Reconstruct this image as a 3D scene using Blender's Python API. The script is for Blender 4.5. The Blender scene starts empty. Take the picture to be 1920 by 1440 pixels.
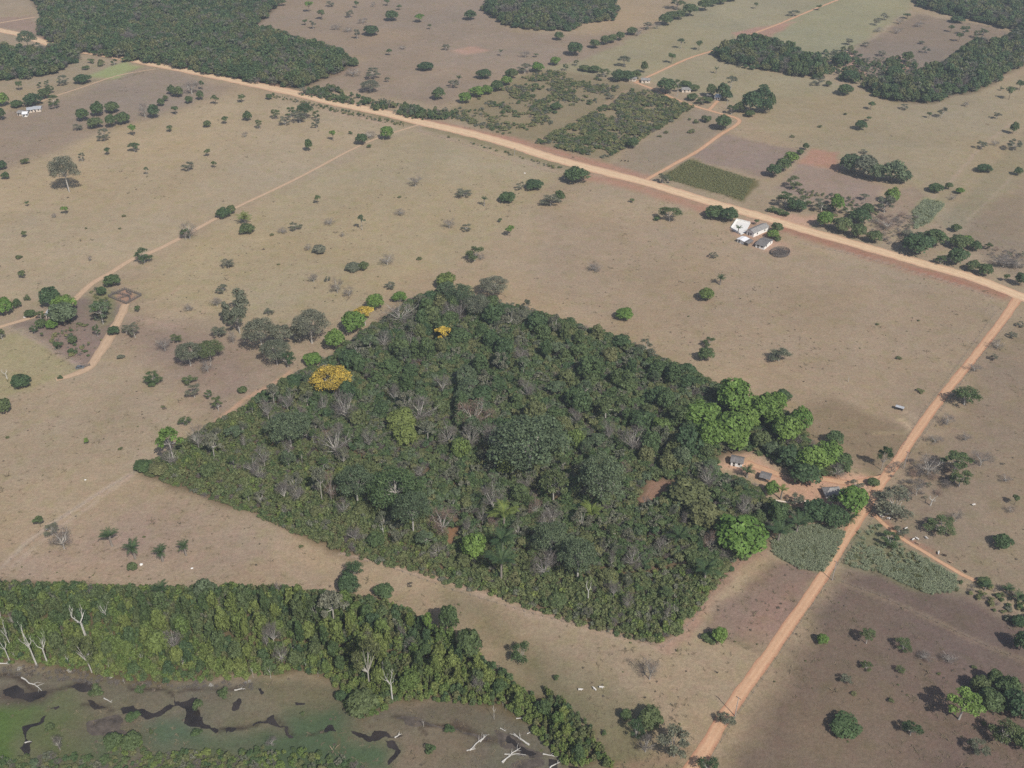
import bpy, bmesh, math, random
import numpy as np
from mathutils import Vector, Matrix

# ------------------------------------------------------------------ camera, world, sun, exposure
SC = bpy.context.scene
COL = SC.collection
F_PX, PITCH, CAM_H = 1884.0, math.radians(34.0), 270.0
SUN_AZ, SUN_EL = math.radians(-60.0), math.radians(46.0)      # direction to the sun, measured from +X
cam_data = bpy.data.cameras.new("camera")
cam_data.sensor_fit = 'HORIZONTAL'; cam_data.sensor_width = 36.0
cam_data.lens = 36.0 * F_PX / 1920.0
cam_data.clip_start = 1.0; cam_data.clip_end = 20000.0
camera = bpy.data.objects.new("camera", cam_data); COL.objects.link(camera)
camera.location = (0, 0, CAM_H)
camera.rotation_euler = (math.pi / 2 - PITCH, 0, 0)
SC.camera = camera
SC.render.resolution_x, SC.render.resolution_y = 1024, 768
world = bpy.data.worlds.new("World"); SC.world = world; world.use_nodes = True
wn = world.node_tree; wn.nodes.clear()
w_out = wn.nodes.new("ShaderNodeOutputWorld"); w_bg = wn.nodes.new("ShaderNodeBackground"); w_sky = wn.nodes.new("ShaderNodeTexSky")
w_sky.sky_type = 'NISHITA'; w_sky.sun_disc = False
w_sky.sun_elevation = SUN_EL; w_sky.sun_rotation = math.pi / 2 - SUN_AZ
w_sky.dust_density = 2.0; w_sky.altitude = 100
w_bg.inputs['Strength'].default_value = 0.08
wn.links.new(w_sky.outputs[0], w_bg.inputs['Color']); wn.links.new(w_bg.outputs[0], w_out.inputs['Surface'])
sun_data = bpy.data.lights.new("sun", 'SUN'); sun_data.energy = 3.6; sun_data.angle = math.radians(0.53)
sun_data.color = (1.0, 0.95, 0.87)
sun = bpy.data.objects.new("sun", sun_data); COL.objects.link(sun)
_sd = Vector((math.cos(SUN_EL) * math.cos(SUN_AZ), math.cos(SUN_EL) * math.sin(SUN_AZ), math.sin(SUN_EL)))
sun.rotation_euler = _sd.to_track_quat('Z', 'Y').to_euler(); sun.location = (300, -300, 400)
SC.view_settings.view_transform = 'Standard'; SC.view_settings.look = 'None'
SC.view_settings.gamma = 1.0; SC.view_settings.exposure = 0.32; SC.view_settings.use_curve_mapping = False
SC.cycles.volume_bounces = 0; SC.cycles.max_bounces = 4; SC.cycles.diffuse_bounces = 2
SC.cycles.use_denoising = False
SC.cycles.transparent_max_bounces = 8
SC.cycles.caustics_reflective = False; SC.cycles.caustics_refractive = False

# ------------------------------------------------------------------ photo position -> flat ground
CP, SP = math.cos(PITCH), math.sin(PITCH)
def G(px, py):
    """point of the flat land under a photo position (1920 wide)"""
    u = (px - 960.0) / F_PX; v = (720.0 - py) / F_PX
    dx, dy, dz = u, CP + v * SP, -SP + v * CP
    t = CAM_H / -dz
    return (dx * t, dy * t)
def GP(pts): return np.array([G(*p) for p in pts], dtype=float)
def mpp(x, y): return (y * CP + CAM_H * SP) / F_PX            # metres per photo pixel there
def dep(x, y): return math.atan2(CAM_H, math.hypot(x, y))
def pixel_of(x, y, z=0.0):
    d = y * CP + (CAM_H - z) * SP
    up = y * SP + (z - CAM_H) * CP
    return 960 + F_PX * x / d, 720 - F_PX * up / d

HAZE = 0.00017
RNG = np.random.default_rng(11)
random.seed(5)
def lin(c): 
    c = np.asarray(c, float) / 255.0
    return np.where(c <= 0.04045, c / 12.92, ((c + 0.055) / 1.055) ** 2.4)

_perm = RNG.random((256, 256))
def vnoise(x, y):
    xi, yi = np.floor(x).astype(int), np.floor(y).astype(int)
    fx, fy = x - xi, y - yi
    fx, fy = fx * fx * (3 - 2 * fx), fy * fy * (3 - 2 * fy)
    a = _perm[xi & 255, yi & 255]; b = _perm[(xi + 1) & 255, yi & 255]
    c = _perm[xi & 255, (yi + 1) & 255]; d = _perm[(xi + 1) & 255, (yi + 1) & 255]
    return (a * (1 - fx) + b * fx) * (1 - fy) + (c * (1 - fx) + d * fx) * fy
def fbm(x, y, s, o=4):
    r = 0; amp = 0.5
    for k in range(o):
        r = r + amp * vnoise(x / s + 17.3 * k, y / s - 9.1 * k); s *= 0.5; amp *= 0.5
    return r / (1 - 0.5 ** o)
def poly_sd(x, y, poly):
    """signed distance in metres, negative inside"""
    inside = np.zeros(x.shape, bool); d2 = np.full(x.shape, 1e18)
    n = len(poly)
    for i in range(n):
        ax, ay = poly[i]; bx, by = poly[(i + 1) % n]
        ex, ey = bx - ax, by - ay
        t = np.clip(((x - ax) * ex + (y - ay) * ey) / (ex * ex + ey * ey + 1e-9), 0, 1)
        d2 = np.minimum(d2, (x - ax - t * ex) ** 2 + (y - ay - t * ey) ** 2)
        c = (ay > y) != (by > y)
        xs = ax + (y - ay) / (ey if abs(ey) > 1e-12 else 1e-12) * ex
        inside ^= c & (x < xs)
    return np.where(inside, -1, 1) * np.sqrt(d2)
def line_d(x, y, pts):
    d2 = np.full(x.shape, 1e18)
    for (ax, ay), (bx, by) in zip(pts[:-1], pts[1:]):
        ex, ey = bx - ax, by - ay
        t = np.clip(((x - ax) * ex + (y - ay) * ey) / (ex * ex + ey * ey + 1e-9), 0, 1)
        d2 = np.minimum(d2, (x - ax - t * ex) ** 2 + (y - ay - t * ey) ** 2)
    return np.sqrt(d2)
def smooth(pts, n=6):
    """Catmull-Rom through the points"""
    p = np.asarray(pts, float); q = np.vstack([2 * p[0] - p[1], p, 2 * p[-1] - p[-2]]); out = []
    for i in range(1, len(q) - 2):
        for k in range(n):
            t = k / n
            out.append(0.5 * (2 * q[i] + (q[i + 1] - q[i - 1]) * t + (2 * q[i - 1] - 5 * q[i] + 4 * q[i + 1] - q[i + 2]) * t * t
                              + (3 * q[i] - 3 * q[i + 1] + q[i + 2] - q[i - 1]) * t ** 3))
    out.append(p[-1]); return np.array(out)

# ------------------------------------------------------------------ object helpers
def tag(o, label=None, cat=None, group=None, kind=None):
    if label: o['label'] = label
    if cat: o['category'] = cat
    if group: o['group'] = group
    if kind: o['kind'] = kind
    return o
def link(name, data, parent=None, mat=None):
    o = bpy.data.objects.new(name, data); COL.objects.link(o)
    if parent is not None: o.parent = parent
    if mat is not None:
        if len(data.materials) == 0: data.materials.append(mat)
        else: data.materials[0] = mat
    return o
def empty(name, loc, rz=0.0):
    o = bpy.data.objects.new(name, None); COL.objects.link(o)
    o.empty_display_size = 0.5; o.location = loc; o.rotation_euler = (0, 0, rz); return o
def np_mesh(name, verts, faces, smooth_shade=False):
    """verts Nx3, faces MxK (K constant) or python list"""
    me = bpy.data.meshes.new(name)
    if isinstance(faces, np.ndarray):
        m, k = faces.shape
        me.vertices.add(len(verts)); me.vertices.foreach_set('co', np.asarray(verts, np.float32).ravel())
        me.loops.add(m * k); me.loops.foreach_set('vertex_index', faces.astype(np.int32).ravel())
        me.polygons.add(m); me.polygons.foreach_set('loop_start', (np.arange(m) * k).astype(np.int32))
        me.update(calc_edges=True); me.validate()
    else:
        me.from_pydata([tuple(v) for v in verts], [], faces); me.update()
    if smooth_shade:
        me.polygons.foreach_set('use_smooth', np.ones(len(me.polygons), bool))
    return me
class MB:
    """collects boxes, tubes and slabs into one mesh"""
    def __init__(s): s.v = []; s.f = []
    def add(s, v, f):
        n = len(s.v); s.v += [tuple(p) for p in v]; s.f += [tuple(i + n for i in q) for q in f]; return s
    def box(s, x0, x1, y0, y1, z0, z1):
        v = [(x0, y0, z0), (x1, y0, z0), (x1, y1, z0), (x0, y1, z0), (x0, y0, z1), (x1, y0, z1), (x1, y1, z1), (x0, y1, z1)]
        return s.add(v, [(3, 2, 1, 0), (4, 5, 6, 7), (0, 1, 5, 4), (1, 2, 6, 5), (2, 3, 7, 6), (3, 0, 4, 7)])
    def tube(s, pts, rad, sides=5):
        pts = [Vector(p) for p in pts]; n = len(pts)
        if not hasattr(rad, '__len__'): rad = [rad] * n
        vs = []; fs = []
        for i, p in enumerate(pts):
            d = (pts[min(i + 1, n - 1)] - pts[max(i - 1, 0)])
            d = d.normalized() if d.length > 1e-9 else Vector((0, 0, 1))
            a = d.cross(Vector((1, 0, 0)) if abs(d.x) < 0.8 else Vector((0, 1, 0))).normalized(); b = d.cross(a)
            for k in range(sides):
                t = 2 * math.pi * k / sides
                vs.append(p + (a * math.cos(t) + b * math.sin(t)) * rad[i])
        for i in range(n - 1):
            for k in range(sides):
                k2 = (k + 1) % sides
                fs.append((i * sides + k, i * sides + k2, (i + 1) * sides + k2, (i + 1) * sides + k))
        fs.append(tuple(range(sides))[::-1]); fs.append(tuple((n - 1) * sides + k for k in range(sides)))
        return s.add(vs, fs)
    def slab(s, quad, thick):
        """a flat quad given a thickness downward along its normal"""
        q = [Vector(p) for p in quad]; nrm = (q[1] - q[0]).cross(q[2] - q[1]).normalized()
        lo = [p - nrm * thick for p in q]
        return s.add(q + lo, [(0, 1, 2, 3), (7, 6, 5, 4), (0, 4, 5, 1), (1, 5, 6, 2), (2, 6, 7, 3), (3, 7, 4, 0)])
    def mesh(s, name): return np_mesh(name, s.v, s.f)
    def build(s, name, mat, parent=None): return link(name, s.mesh(name), parent, mat)

# ------------------------------------------------------------------ materials
def new_mat(name):
    m = bpy.data.materials.new(name); m.use_nodes = True
    nt = m.node_tree; nt.nodes.clear()
    out = nt.nodes.new('ShaderNodeOutputMaterial'); bs = nt.nodes.new('ShaderNodeBsdfPrincipled')
    nt.links.new(bs.outputs[0], out.inputs['Surface'])
    bs.inputs['Specular IOR Level'].default_value = 0.15; bs.inputs['Roughness'].default_value = 0.9
    return m, nt, bs, out
def noise(nt, scale, detail=3.0, coord='Object', rough=0.6):
    tc = nt.nodes.new('ShaderNodeTexCoord'); n = nt.nodes.new('ShaderNodeTexNoise')
    n.inputs['Scale'].default_value = scale; n.inputs['Detail'].default_value = detail; n.inputs['Roughness'].default_value = rough
    nt.links.new(tc.outputs[coord], n.inputs['Vector']); return n
def remap(nt, src, a, b, lo=0.3, hi=0.7):
    r = nt.nodes.new('ShaderNodeMapRange'); r.inputs['From Min'].default_value = lo; r.inputs['From Max'].default_value = hi
    r.inputs['To Min'].default_value = a; r.inputs['To Max'].default_value = b; nt.links.new(src, r.inputs['Value']); return r.outputs[0]
def math_n(nt, op, a, b):
    n = nt.nodes.new('ShaderNodeMath'); n.operation = op
    for i, v in enumerate((a, b)):
        if isinstance(v, (int, float)): n.inputs[i].default_value = v
        else: nt.links.new(v, n.inputs[i])
    return n.outputs[0]
def mixcol(nt, fac, a, b, mode='MIX'):
    n = nt.nodes.new('ShaderNodeMix'); n.data_type = 'RGBA'; n.blend_type = mode
    for sock, v in ((n.inputs[0], fac), (n.inputs[6], a), (n.inputs[7], b)):
        if isinstance(v, (int, float)): sock.default_value = v
        elif isinstance(v, (tuple, list, np.ndarray)): sock.default_value = tuple(list(v)[:3]) + (1,)
        else: nt.links.new(v, sock)
    return n.outputs[2]
def scale_col(nt, col, fac):
    n = nt.nodes.new('ShaderNodeVectorMath'); n.operation = 'SCALE'
    if isinstance(col, (tuple, list, np.ndarray)): n.inputs[0].default_value = tuple(col)[:3]
    else: nt.links.new(col, n.inputs[0])
    if isinstance(fac, (int, float)): n.inputs[3].default_value = fac
    else: nt.links.new(fac, n.inputs[3])
    return n.outputs[0]
def simple_mat(name, col, rough=0.9, var=0.25, scale=1.5, spec=0.15):
    m, nt, bs, out = new_mat(name)
    n = noise(nt, scale, 4)
    nt.links.new(scale_col(nt, col, remap(nt, n.outputs[0], 1 - var, 1 + var)), bs.inputs['Base Color'])
    bs.inputs['Roughness'].default_value = rough; bs.inputs['Specular IOR Level'].default_value = spec
    return m
def leaf_mat(name, c1, c2, trans=0.22, spread=0.32, rough=0.62):
    """c1..c2 from one plant to the next, every leaf face a little different again"""
    m, nt, bs, out = new_mat(name)
    oi = nt.nodes.new('ShaderNodeObjectInfo')
    at = nt.nodes.new('ShaderNodeAttribute'); at.attribute_name = 'shade'
    base = mixcol(nt, oi.outputs['Random'], c1, c2)
    n = noise(nt, 0.55, 2)
    f = math_n(nt, 'MULTIPLY', remap(nt, at.outputs['Fac'], 1 - spread, 1 + spread, 0, 1), remap(nt, n.outputs[0], 0.82, 1.18))
    c = scale_col(nt, base, f)
    yel = mixcol(nt, remap(nt, at.outputs['Fac'], 0, 0.35, 0.82, 1.0), c, (c1[0] * 2.2, c1[1] * 1.5, c1[2] * 1.1))
    nt.links.new(yel, bs.inputs['Base Color'])
    bs.inputs['Roughness'].default_value = rough; bs.inputs['Specular IOR Level'].default_value = 0.25
    tr = nt.nodes.new('ShaderNodeBsdfTranslucent'); nt.links.new(yel, tr.inputs['Color'])
    mx = nt.nodes.new('ShaderNodeMixShader'); mx.inputs[0].default_value = trans
    nt.links.new(bs.outputs[0], mx.inputs[1]); nt.links.new(tr.outputs[0], mx.inputs[2])
    nt.links.new(mx.outputs[0], out.inputs['Surface'])
    return m
M = {}
M['dark']   = leaf_mat('leaves_dark', (0.0588, 0.1017, 0.0452), (0.0859, 0.1311, 0.052))
M['mid']    = leaf_mat('leaves_mid', (0.0763, 0.122, 0.0458), (0.119, 0.1495, 0.061))
M['bright'] = leaf_mat('leaves_bright', (0.112, 0.198, 0.042), (0.155, 0.235, 0.055))
M['lush']   = leaf_mat('leaves_lush', (0.112, 0.168, 0.046), (0.178, 0.212, 0.062))
M['olive']  = leaf_mat('leaves_olive', (0.1145, 0.1403, 0.0549), (0.1678, 0.1709, 0.0763))
M['blue']   = leaf_mat('leaves_bluegreen', (0.0881, 0.1266, 0.0655), (0.1266, 0.1638, 0.0881))
M['grey']   = leaf_mat('leaves_greygreen', (0.135, 0.152, 0.100), (0.185, 0.185, 0.130))
M['dry']    = leaf_mat('leaves_dry', (0.140, 0.118, 0.090), (0.185, 0.150, 0.112))
M['yellow'] = leaf_mat('flowers_yellow', (0.45, 0.33, 0.06), (0.52, 0.38, 0.065), trans=0.15, spread=0.5)
M['cane']   = leaf_mat('cane_leaves', (0.25, 0.295, 0.18), (0.31, 0.34, 0.22), spread=.22)
M['crop']   = leaf_mat('crop_leaves', (0.17, 0.185, 0.078), (0.22, 0.215, 0.095), spread=.22)
M['brush']  = leaf_mat('leaves_bush', (0.1186, 0.1582, 0.0621), (0.1695, 0.1921, 0.0791))
M['palm']   = leaf_mat('palm_leaves', (0.045, 0.085, 0.036), (0.075, 0.115, 0.045))
M['palm_y'] = leaf_mat('palm_leaves_light', (0.13, 0.18, 0.045), (0.16, 0.20, 0.05))
M['tuft']   = leaf_mat('dry_tufts', (0.20, 0.165, 0.105), (0.27, 0.22, 0.145))
M['bark']   = simple_mat('bark_brown', (0.16, 0.13, 0.10), scale=2)
M['pale']   = simple_mat('bark_pale', (0.40, 0.375, 0.335), scale=2)
M['white_bark'] = simple_mat('bark_bleached', (0.48, 0.46, 0.42), scale=2)
M['twig']   = simple_mat('twigs_grey', (0.165, 0.145, 0.13), scale=1)
M['twig_r'] = simple_mat('twigs_reddish', (0.215, 0.15, 0.12), scale=1)
M['wall']   = simple_mat('whitewash', (0.78, 0.77, 0.74), var=0.08)
M['wall2']  = simple_mat('plaster_cream', (0.60, 0.52, 0.44), var=0.12)
M['tile']   = simple_mat('roof_grey_tiles', (0.165, 0.155, 0.15), var=0.3, scale=1.2)
M['tile2']  = simple_mat('roof_weathered', (0.25, 0.24, 0.23), var=0.3, scale=1.2)
M['white_metal'] = simple_mat('roof_white_sheet', (0.75, 0.75, 0.76), rough=0.5, var=0.08, spec=0.4)
M['zinc']   = simple_mat('roof_zinc', (0.38, 0.39, 0.41), rough=0.5, var=0.2, spec=0.4)
M['dark_in'] = simple_mat('shuttered_openings', (0.06, 0.055, 0.05), var=0.2)
M['wood']   = simple_mat('weathered_wood', (0.13, 0.115, 0.105), var=0.3, scale=3)
M['post']   = simple_mat('fence_post_wood', (0.24, 0.21, 0.18), var=0.3, scale=3)
M['concrete'] = simple_mat('bare_concrete', (0.70, 0.68, 0.65), var=0.08, scale=0.8)
M['pole']   = simple_mat('pole_concrete', (0.36, 0.34, 0.32), var=0.15)
M['hide']   = simple_mat('hide_white', (0.66, 0.63, 0.59), var=0.08)
M['hide_d'] = simple_mat('hide_dark', (0.07, 0.05, 0.04), var=0.2)
M['hide_t'] = simple_mat('hide_tan', (0.40, 0.29, 0.20), var=0.15)
M['car']    = simple_mat('car_paint_grey', (0.13, 0.145, 0.155), rough=0.35, var=0.05, spec=0.5)
M['glass']  = simple_mat('dark_glass', (0.02, 0.025, 0.03), rough=0.15, var=0.05, spec=0.6)
M['rubber'] = simple_mat('rubber', (0.02, 0.02, 0.02), var=0.1)
M['lamp']   = simple_mat('lamp_glass', (0.6, 0.6, 0.58), rough=0.2, var=0.05, spec=0.6)
M['mud']    = simple_mat('dark_mud', (0.085, 0.068, 0.054), rough=0.75, var=0.5, scale=0.35, spec=0.4)
m, nt, bs, out = new_mat('still_water')
n = noise(nt, 0.12, 3)
nt.links.new(mixcol(nt, remap(nt, n.outputs[0], 0, 1), (0.016, 0.013, 0.011), (0.05, 0.040, 0.034)), bs.inputs['Base Color'])
bs.inputs['Roughness'].default_value = 0.22; bs.inputs['Specular IOR Level'].default_value = 0.5
M['water'] = m
# ------------------------------------------------------------------ the land: one sheet to the horizon
K = 0.74                                                     # photo tone -> surface colour
BASE = (171, 154, 129)
def T4(c, r, pts): return [(c * 480 + x / 4.0, r * 360 + y / 4.0) for x, y in pts]   # positions read in a 4x enlarged tile
W_CENTRAL = [(255,885),(300,900),(380,930),(450,955),(520,985),(600,1020),(660,1045),(720,1060),(790,1075),(850,1100),(920,1115),(1000,1145),(1080,1170),(1150,1190),(1240,1210),(1270,1190),(1310,1145),(1340,1100),(1375,1060),(1420,1030),(1445,1000),(1480,990),(1500,960),(1440,935),(1400,905),(1350,892),(1335,872),(1360,850),(1420,850),(1500,890),(1570,895),(1590,880),(1560,860),(1520,835),(1505,800),(1440,765),(1360,735),(1320,710),(1260,685),(1200,655),(1130,625),(1050,602),(960,575),(880,560),(830,548),(795,552),(745,585),(690,618),(640,655),(590,690),(540,718),(500,738),(460,762),(400,795),(340,832),(310,855),(262,878)]
W_LOWER = [(-60,1240),(60,1245),(150,1260),(250,1280),(330,1280),(420,1275),(480,1268),(560,1262),(610,1270),(650,1310),(645,1330),(680,1355),(715,1335),(740,1315),(800,1312),(880,1322),(940,1325),(975,1345),(1010,1370),(1040,1400),(1060,1440),(1110,1440),(1120,1410),(1080,1360),(1030,1320),(980,1290),(940,1258),(890,1225),(830,1190),(790,1162),(730,1135),(640,1120),(540,1108),(440,1105),(330,1108),(220,1108),(100,1095),(-60,1095)]
W_TOPLEFT = [(72,66),(130,98),(210,108),(290,121),(380,138),(480,158),(560,168),(600,152),(668,122),(640,104),(590,88),(540,74),(500,62),(460,60),(500,34),(560,-30),(40,-30),(80,30)]
W_LEFT = [(-60,165),(0,152),(50,150),(100,140),(145,117),(150,104),(100,98),(50,102),(-60,110)]
W_TOPMID = [(905,22),(945,48),(1000,58),(1075,58),(1100,44),(1150,40),(1158,22),(1140,-20),(930,-20)]
W_R1 = [(1340,104),(1390,80),(1440,82),(1470,98),(1510,110),(1548,134),(1540,150),(1500,147),(1440,132),(1400,130),(1362,120)]
W_R2 = [(1700,-20),(1725,14),(1760,24),(1800,34),(1850,44),(1870,52),(1910,60),(1990,75),(1990,-20)]
W_R3 = T4(3,0,[(1850,260),(1730,330),(1640,365),(1550,340),(1440,410),(1380,460),(1200,550),(1100,590),(1060,630),(900,630),(720,660),(800,725),(950,765),(1240,778),(1400,712),(1560,690),(1740,605),(1720,570),(2000,470),(2000,240)])
FIELDS = [   # polygon, colour, feather in metres, strength
 ([(440,60),(520,-30),(940,-30),(905,20),(960,60),(1110,65),(1250,45),(1180,110),(960,140),(830,200),(700,180),(580,160),(680,110)], (157,141,124), 8, .9),
 ([(1330,-30),(1250,40),(1100,110),(1010,130),(1195,150),(1340,95),(1460,45),(1600,-30)], (161,154,124), 5, .9),
 ([(1190,150),(1345,95),(1420,130),(1560,152),(1600,170),(1460,215),(1400,200),(1270,165)], (162,154,126), 5, .9),
 ([(1460,45),(1600,-30),(1720,-30),(1705,20),(1565,112),(1345,98)], (158,155,124), 5, .95),
 ([(1565,112),(1720,25),(1860,50),(1900,62),(1790,100),(1690,152),(1600,135)], (146,131,115), 4, .9),
 ([(1400,232),(1460,185),(1620,165),(1720,195),(1930,140),(1930,240),(1760,410),(1690,345),(1580,300),(1510,280)], (165,152,124), 8, .9),
 ([(1930,235),(1760,420),(1790,440),(1930,330)], (150,142,117), 4, .8),
 ([(1790,440),(1930,325),(1930,540),(1850,490)], (150,136,117), 4, .9),
 ([(1290,292),(1360,252),(1500,282),(1450,332),(1420,332)], (153,136,125), 4, .9),
 ([(1460,352),(1492,302),(1570,320),(1665,352),(1620,392),(1500,372)], (158,140,128), 4, .9),
 ([(1495,305),(1520,278),(1575,286),(1572,319)], (180,142,121), 2.5, 1),
 ([(1640,390),(1700,345),(1740,370),(1690,420),(1650,440)], (160,142,124), 3, .8),
 ([(1712,398),(1735,372),(1772,380),(1742,418),(1715,428)], (148,152,112), 3, 1),
 ([(1235,333),(1292,297),(1420,337),(1395,378)], (112,108,70), 2, 1),
 ([(1140,310),(1300,203),(1370,215),(1350,248),(1215,332)], (156,142,122), 3, .9),
 ([(820,215),(960,150),(1010,128),(1100,140),(1185,157),(1305,202),(1130,302),(1000,272)], (150,138,110), 4, 1),
 ([(0,335),(160,255),(300,220),(430,182),(480,178),(640,215),(770,240),(400,410),(150,545),(0,595),(-200,680),(-200,400)], (178,162,134), 8, .95),
 ([(775,240),(960,290),(1040,325),(985,400),(890,470),(620,600),(440,600),(270,560),(240,545),(420,410)], (175,160,129), 10, .95),
 ([(-60,235),(130,180),(250,130),(330,135),(440,165),(300,215),(190,245),(0,320),(-60,320)], (157,142,126), 10, .9),
 ([(-60,150),(150,112),(250,125),(60,190),(-60,215)], (164,150,124), 6, .8),
 ([(165,143),(230,117),(265,125),(215,150)], (163,170,120), 3, 1),
 ([(-20,35),(60,30),(75,70),(30,55),(-20,48)], (165,140,124), 3, .8),
 ([(20,607),(100,592),(150,560),(215,560),(235,575),(165,690),(110,660)], (140,124,112), 3, .95),
 ([(205,558),(234,544),(265,555),(238,570)], (178,145,124), 1.2, 1),
 ([(60,640),(130,612),(190,650),(160,690)], (150,130,118), 5, .8),
 ([(240,600),(330,610),(470,655),(545,690),(480,745),(400,785),(330,705),(235,640)], (152,133,120), 14, .75),
 ([(-40,645),(40,622),(160,690),(80,722),(-40,760)], (166,155,120), 3, .95),
 ([(60,1010),(250,960),(500,1040),(560,1090),(300,1080),(40,1070)], (164,144,131), 25, .8),
 ([(1020,400),(1300,420),(1880,570),(1710,850),(1500,760),(1300,650),(1000,560)], (163,147,127), 15, .8),
 ([(1480,775),(1560,750),(1700,800),(1725,850),(1650,892),(1600,862),(1520,830)], (140,125,103), 6, .85),
 ([(1905,600),(1990,600),(1990,1130),(1820,1085),(1645,975),(1720,850)], (152,137,115), 6, .95),
 ([(1760,720),(1930,660),(1930,900),(1800,1000),(1690,960),(1740,830)], (146,131,117), 25, .6),
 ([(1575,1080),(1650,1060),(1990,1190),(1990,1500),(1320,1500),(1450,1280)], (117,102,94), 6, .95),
 ([(1440,1290),(1600,1270),(1700,1330),(1620,1500),(1320,1500)], (130,116,98), 16, .8),
 ([(1480,1160),(1620,1140),(1660,1240),(1560,1290),(1470,1240)], (126,112,96), 18, .6),
 ([(1335,1140),(1440,1045),(1538,1075),(1440,1222),(1325,1200)], (142,123,111), 3, .95),
 ([(1395,1160),(1430,1110),(1510,1090),(1450,1215),(1400,1200)], (157,130,116), 5, .8),
 ([(880,1092),(1240,1212),(1440,1225),(1310,1410),(1200,1410),(1000,1230),(850,1150)], (161,146,124), 15, .8),
 ([(820,1120),(900,1135),(1010,1190),(1090,1280),(1210,1340),(1290,1460),(1000,1500),(1100,1400),(1000,1290),(900,1200)], (122,117,90), 10, .95),
 ([(1010,1190),(1060,1230),(1180,1330),(1160,1345),(1050,1270)], (150,140,116), 14, .6),
 ([(-60,1235),(300,1270),(640,1280),(740,1315),(960,1325),(1100,1420),(1120,1500),(-60,1500)], (118,113,98), 4, 1),
 (T4(1,3,[(560,1150),(900,1210),(1100,1210),(1500,1240),(1560,1330),(1300,1460),(1000,1460)]), (138,122,102), 10, .8),
 (T4(1,3,[(640,900),(1000,940),(1400,950),(1700,1000),(1500,1080),(1100,1060)]), (112,103,88), 6, .7),
 (T4(0,3,[(-100,960),(200,940),(330,1000),(240,1120),(170,1240),(180,1460),(-100,1460)]), (90,112,62), 4, 1),
 (T4(0,3,[(240,1000),(600,950),(760,1050),(560,1170),(760,1260),(1000,1240),(900,1400),(240,1460),(210,1230)]), (98,110,74), 8, .95),
 (T4(0,3,[(640,1240),(1100,1230),(1000,1330),(760,1340)]), (90,106,84), 6, .95),
 (T4(0,3,[(1060,1130),(1240,1040),(1400,1110),(1580,1160),(1940,1130),(1940,1250),(1600,1300),(1200,1330),(1080,1280)]), (90,107,84), 4, .95),
 (T4(0,3,[(1200,1330),(1940,1240),(1940,1460),(1100,1460)]), (98,108,80), 8, .95),
 (T4(1,3,[(150,1030),(300,970),(560,950),(640,1000),(700,1110),(760,1210),(970,1250),(1060,1300),(1000,1460),(-20,1460),(-20,1110),(180,1140)]), (86,104,78), 4, 1),
 (T4(1,3,[(60,830),(300,800),(560,830),(560,920),(200,960)]), (120,116,88), 8, .8),
 ([(1447,1015),(1480,992),(1530,985),(1588,998),(1572,1030),(1545,1072),(1500,1068),(1450,1040)], (128,132,104), 1, .9),
 ([(1600,1000),(1640,985),(1700,1030),(1790,1080),(1800,1110),(1740,1115),(1650,1075),(1582,1060)], (130,130,100), 3, .9),
 (T4(0,3,[(380,860),(560,840),(640,980),(470,1000),(380,960)]), (104,110,80), 5, .8), (T4(0,3,[(760,820),(1000,820),(1000,960),(850,960),(760,900)]), (118,116,98), 6, .7), (T4(0,3,[(1000,960),(1290,900),(1280,950),(1100,1010)]), (128,122,104), 5, .6),
 (T4(0,3,[(1500,1000),(1700,900),(1940,920),(1940,1080),(1640,1130)]), (124,120,98), 8, .7), (T4(1,3,[(-20,960),(200,930),(300,960),(160,1040),(-20,1080)]), (132,124,102), 8, .7),
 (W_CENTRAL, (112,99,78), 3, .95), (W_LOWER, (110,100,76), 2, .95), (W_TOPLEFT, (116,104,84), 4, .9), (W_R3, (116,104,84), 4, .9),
 ([(162,556),(198,538),(218,556),(215,580),(200,602),(172,592)], (140,140,98), 4, .8),
 ([(1345,872),(1365,852),(1395,852),(1440,872),(1480,900),(1540,892),(1600,885),(1655,898),(1640,925),(1600,930),(1560,945),(1500,950),(1450,925),(1400,893)], (205,168,142), 3, 1),
 ([(1190,942),(1215,910),(1240,903),(1272,908),(1240,930),(1210,948)], (152,124,106), 2, 1),
 ([(1365,432),(1395,455),(1440,475),(1475,480),(1470,445),(1440,425),(1400,410)], (188,158,140), 4, .9),
 (T4(3,0,[(560,380),(640,400),(660,470),(720,560),(690,550),(620,500),(600,480)]), (198,160,140), 3, .9),
 (T4(3,0,[(900,430),(990,430),(1000,480),(1060,500),(1070,540),(990,520),(950,470)]), (196,158,138), 3, .9),
 ([(1370,62),(1440,48),(1500,38),(1440,70),(1395,78)], (182,142,126), 3, .8),
 ([(850,95),(890,86),(910,96),(870,102)], (196,160,140), 4, .8),
 ([(1440,400),(1530,402),(1520,425),(1440,418)], (200,165,142), 3, .9),
 ([(1160,505),(1300,480),(1330,520),(1200,560)], (160,144,120), 20, .5),
]
MAIN = [(-80,38),(-30,50),(0,57),(40,65),(75,77),(140,93),(212,105),(287,120),(375,137),(480,159),(555,175),(630,193),(730,214),(792,230),(880,250),(960,272),(1035,296),(1135,323),(1210,342),(1272,361),(1335,380),(1440,410),(1502,429),(1565,447),(1640,468),(1715,490),(1815,518),(1877,541),(1915,556),(1990,585)]
SIDE = [(1262,1490),(1290,1450),(1330,1393),(1357,1345),(1420,1258),(1470,1186),(1530,1100),(1580,1018),(1620,956),(1650,908),(1680,868),(1710,822),(1760,752),(1800,702),(1845,646),(1880,600),(1908,560)]
TRACK = [(785,234),(740,248),(700,262),(650,285),(600,312),(550,338),(500,362),(445,388),(400,412),(340,445),(290,470),(250,485),(210,510),(175,530),(150,552),(130,570),(90,585),(60,595),(0,613),(-40,625)]
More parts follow.
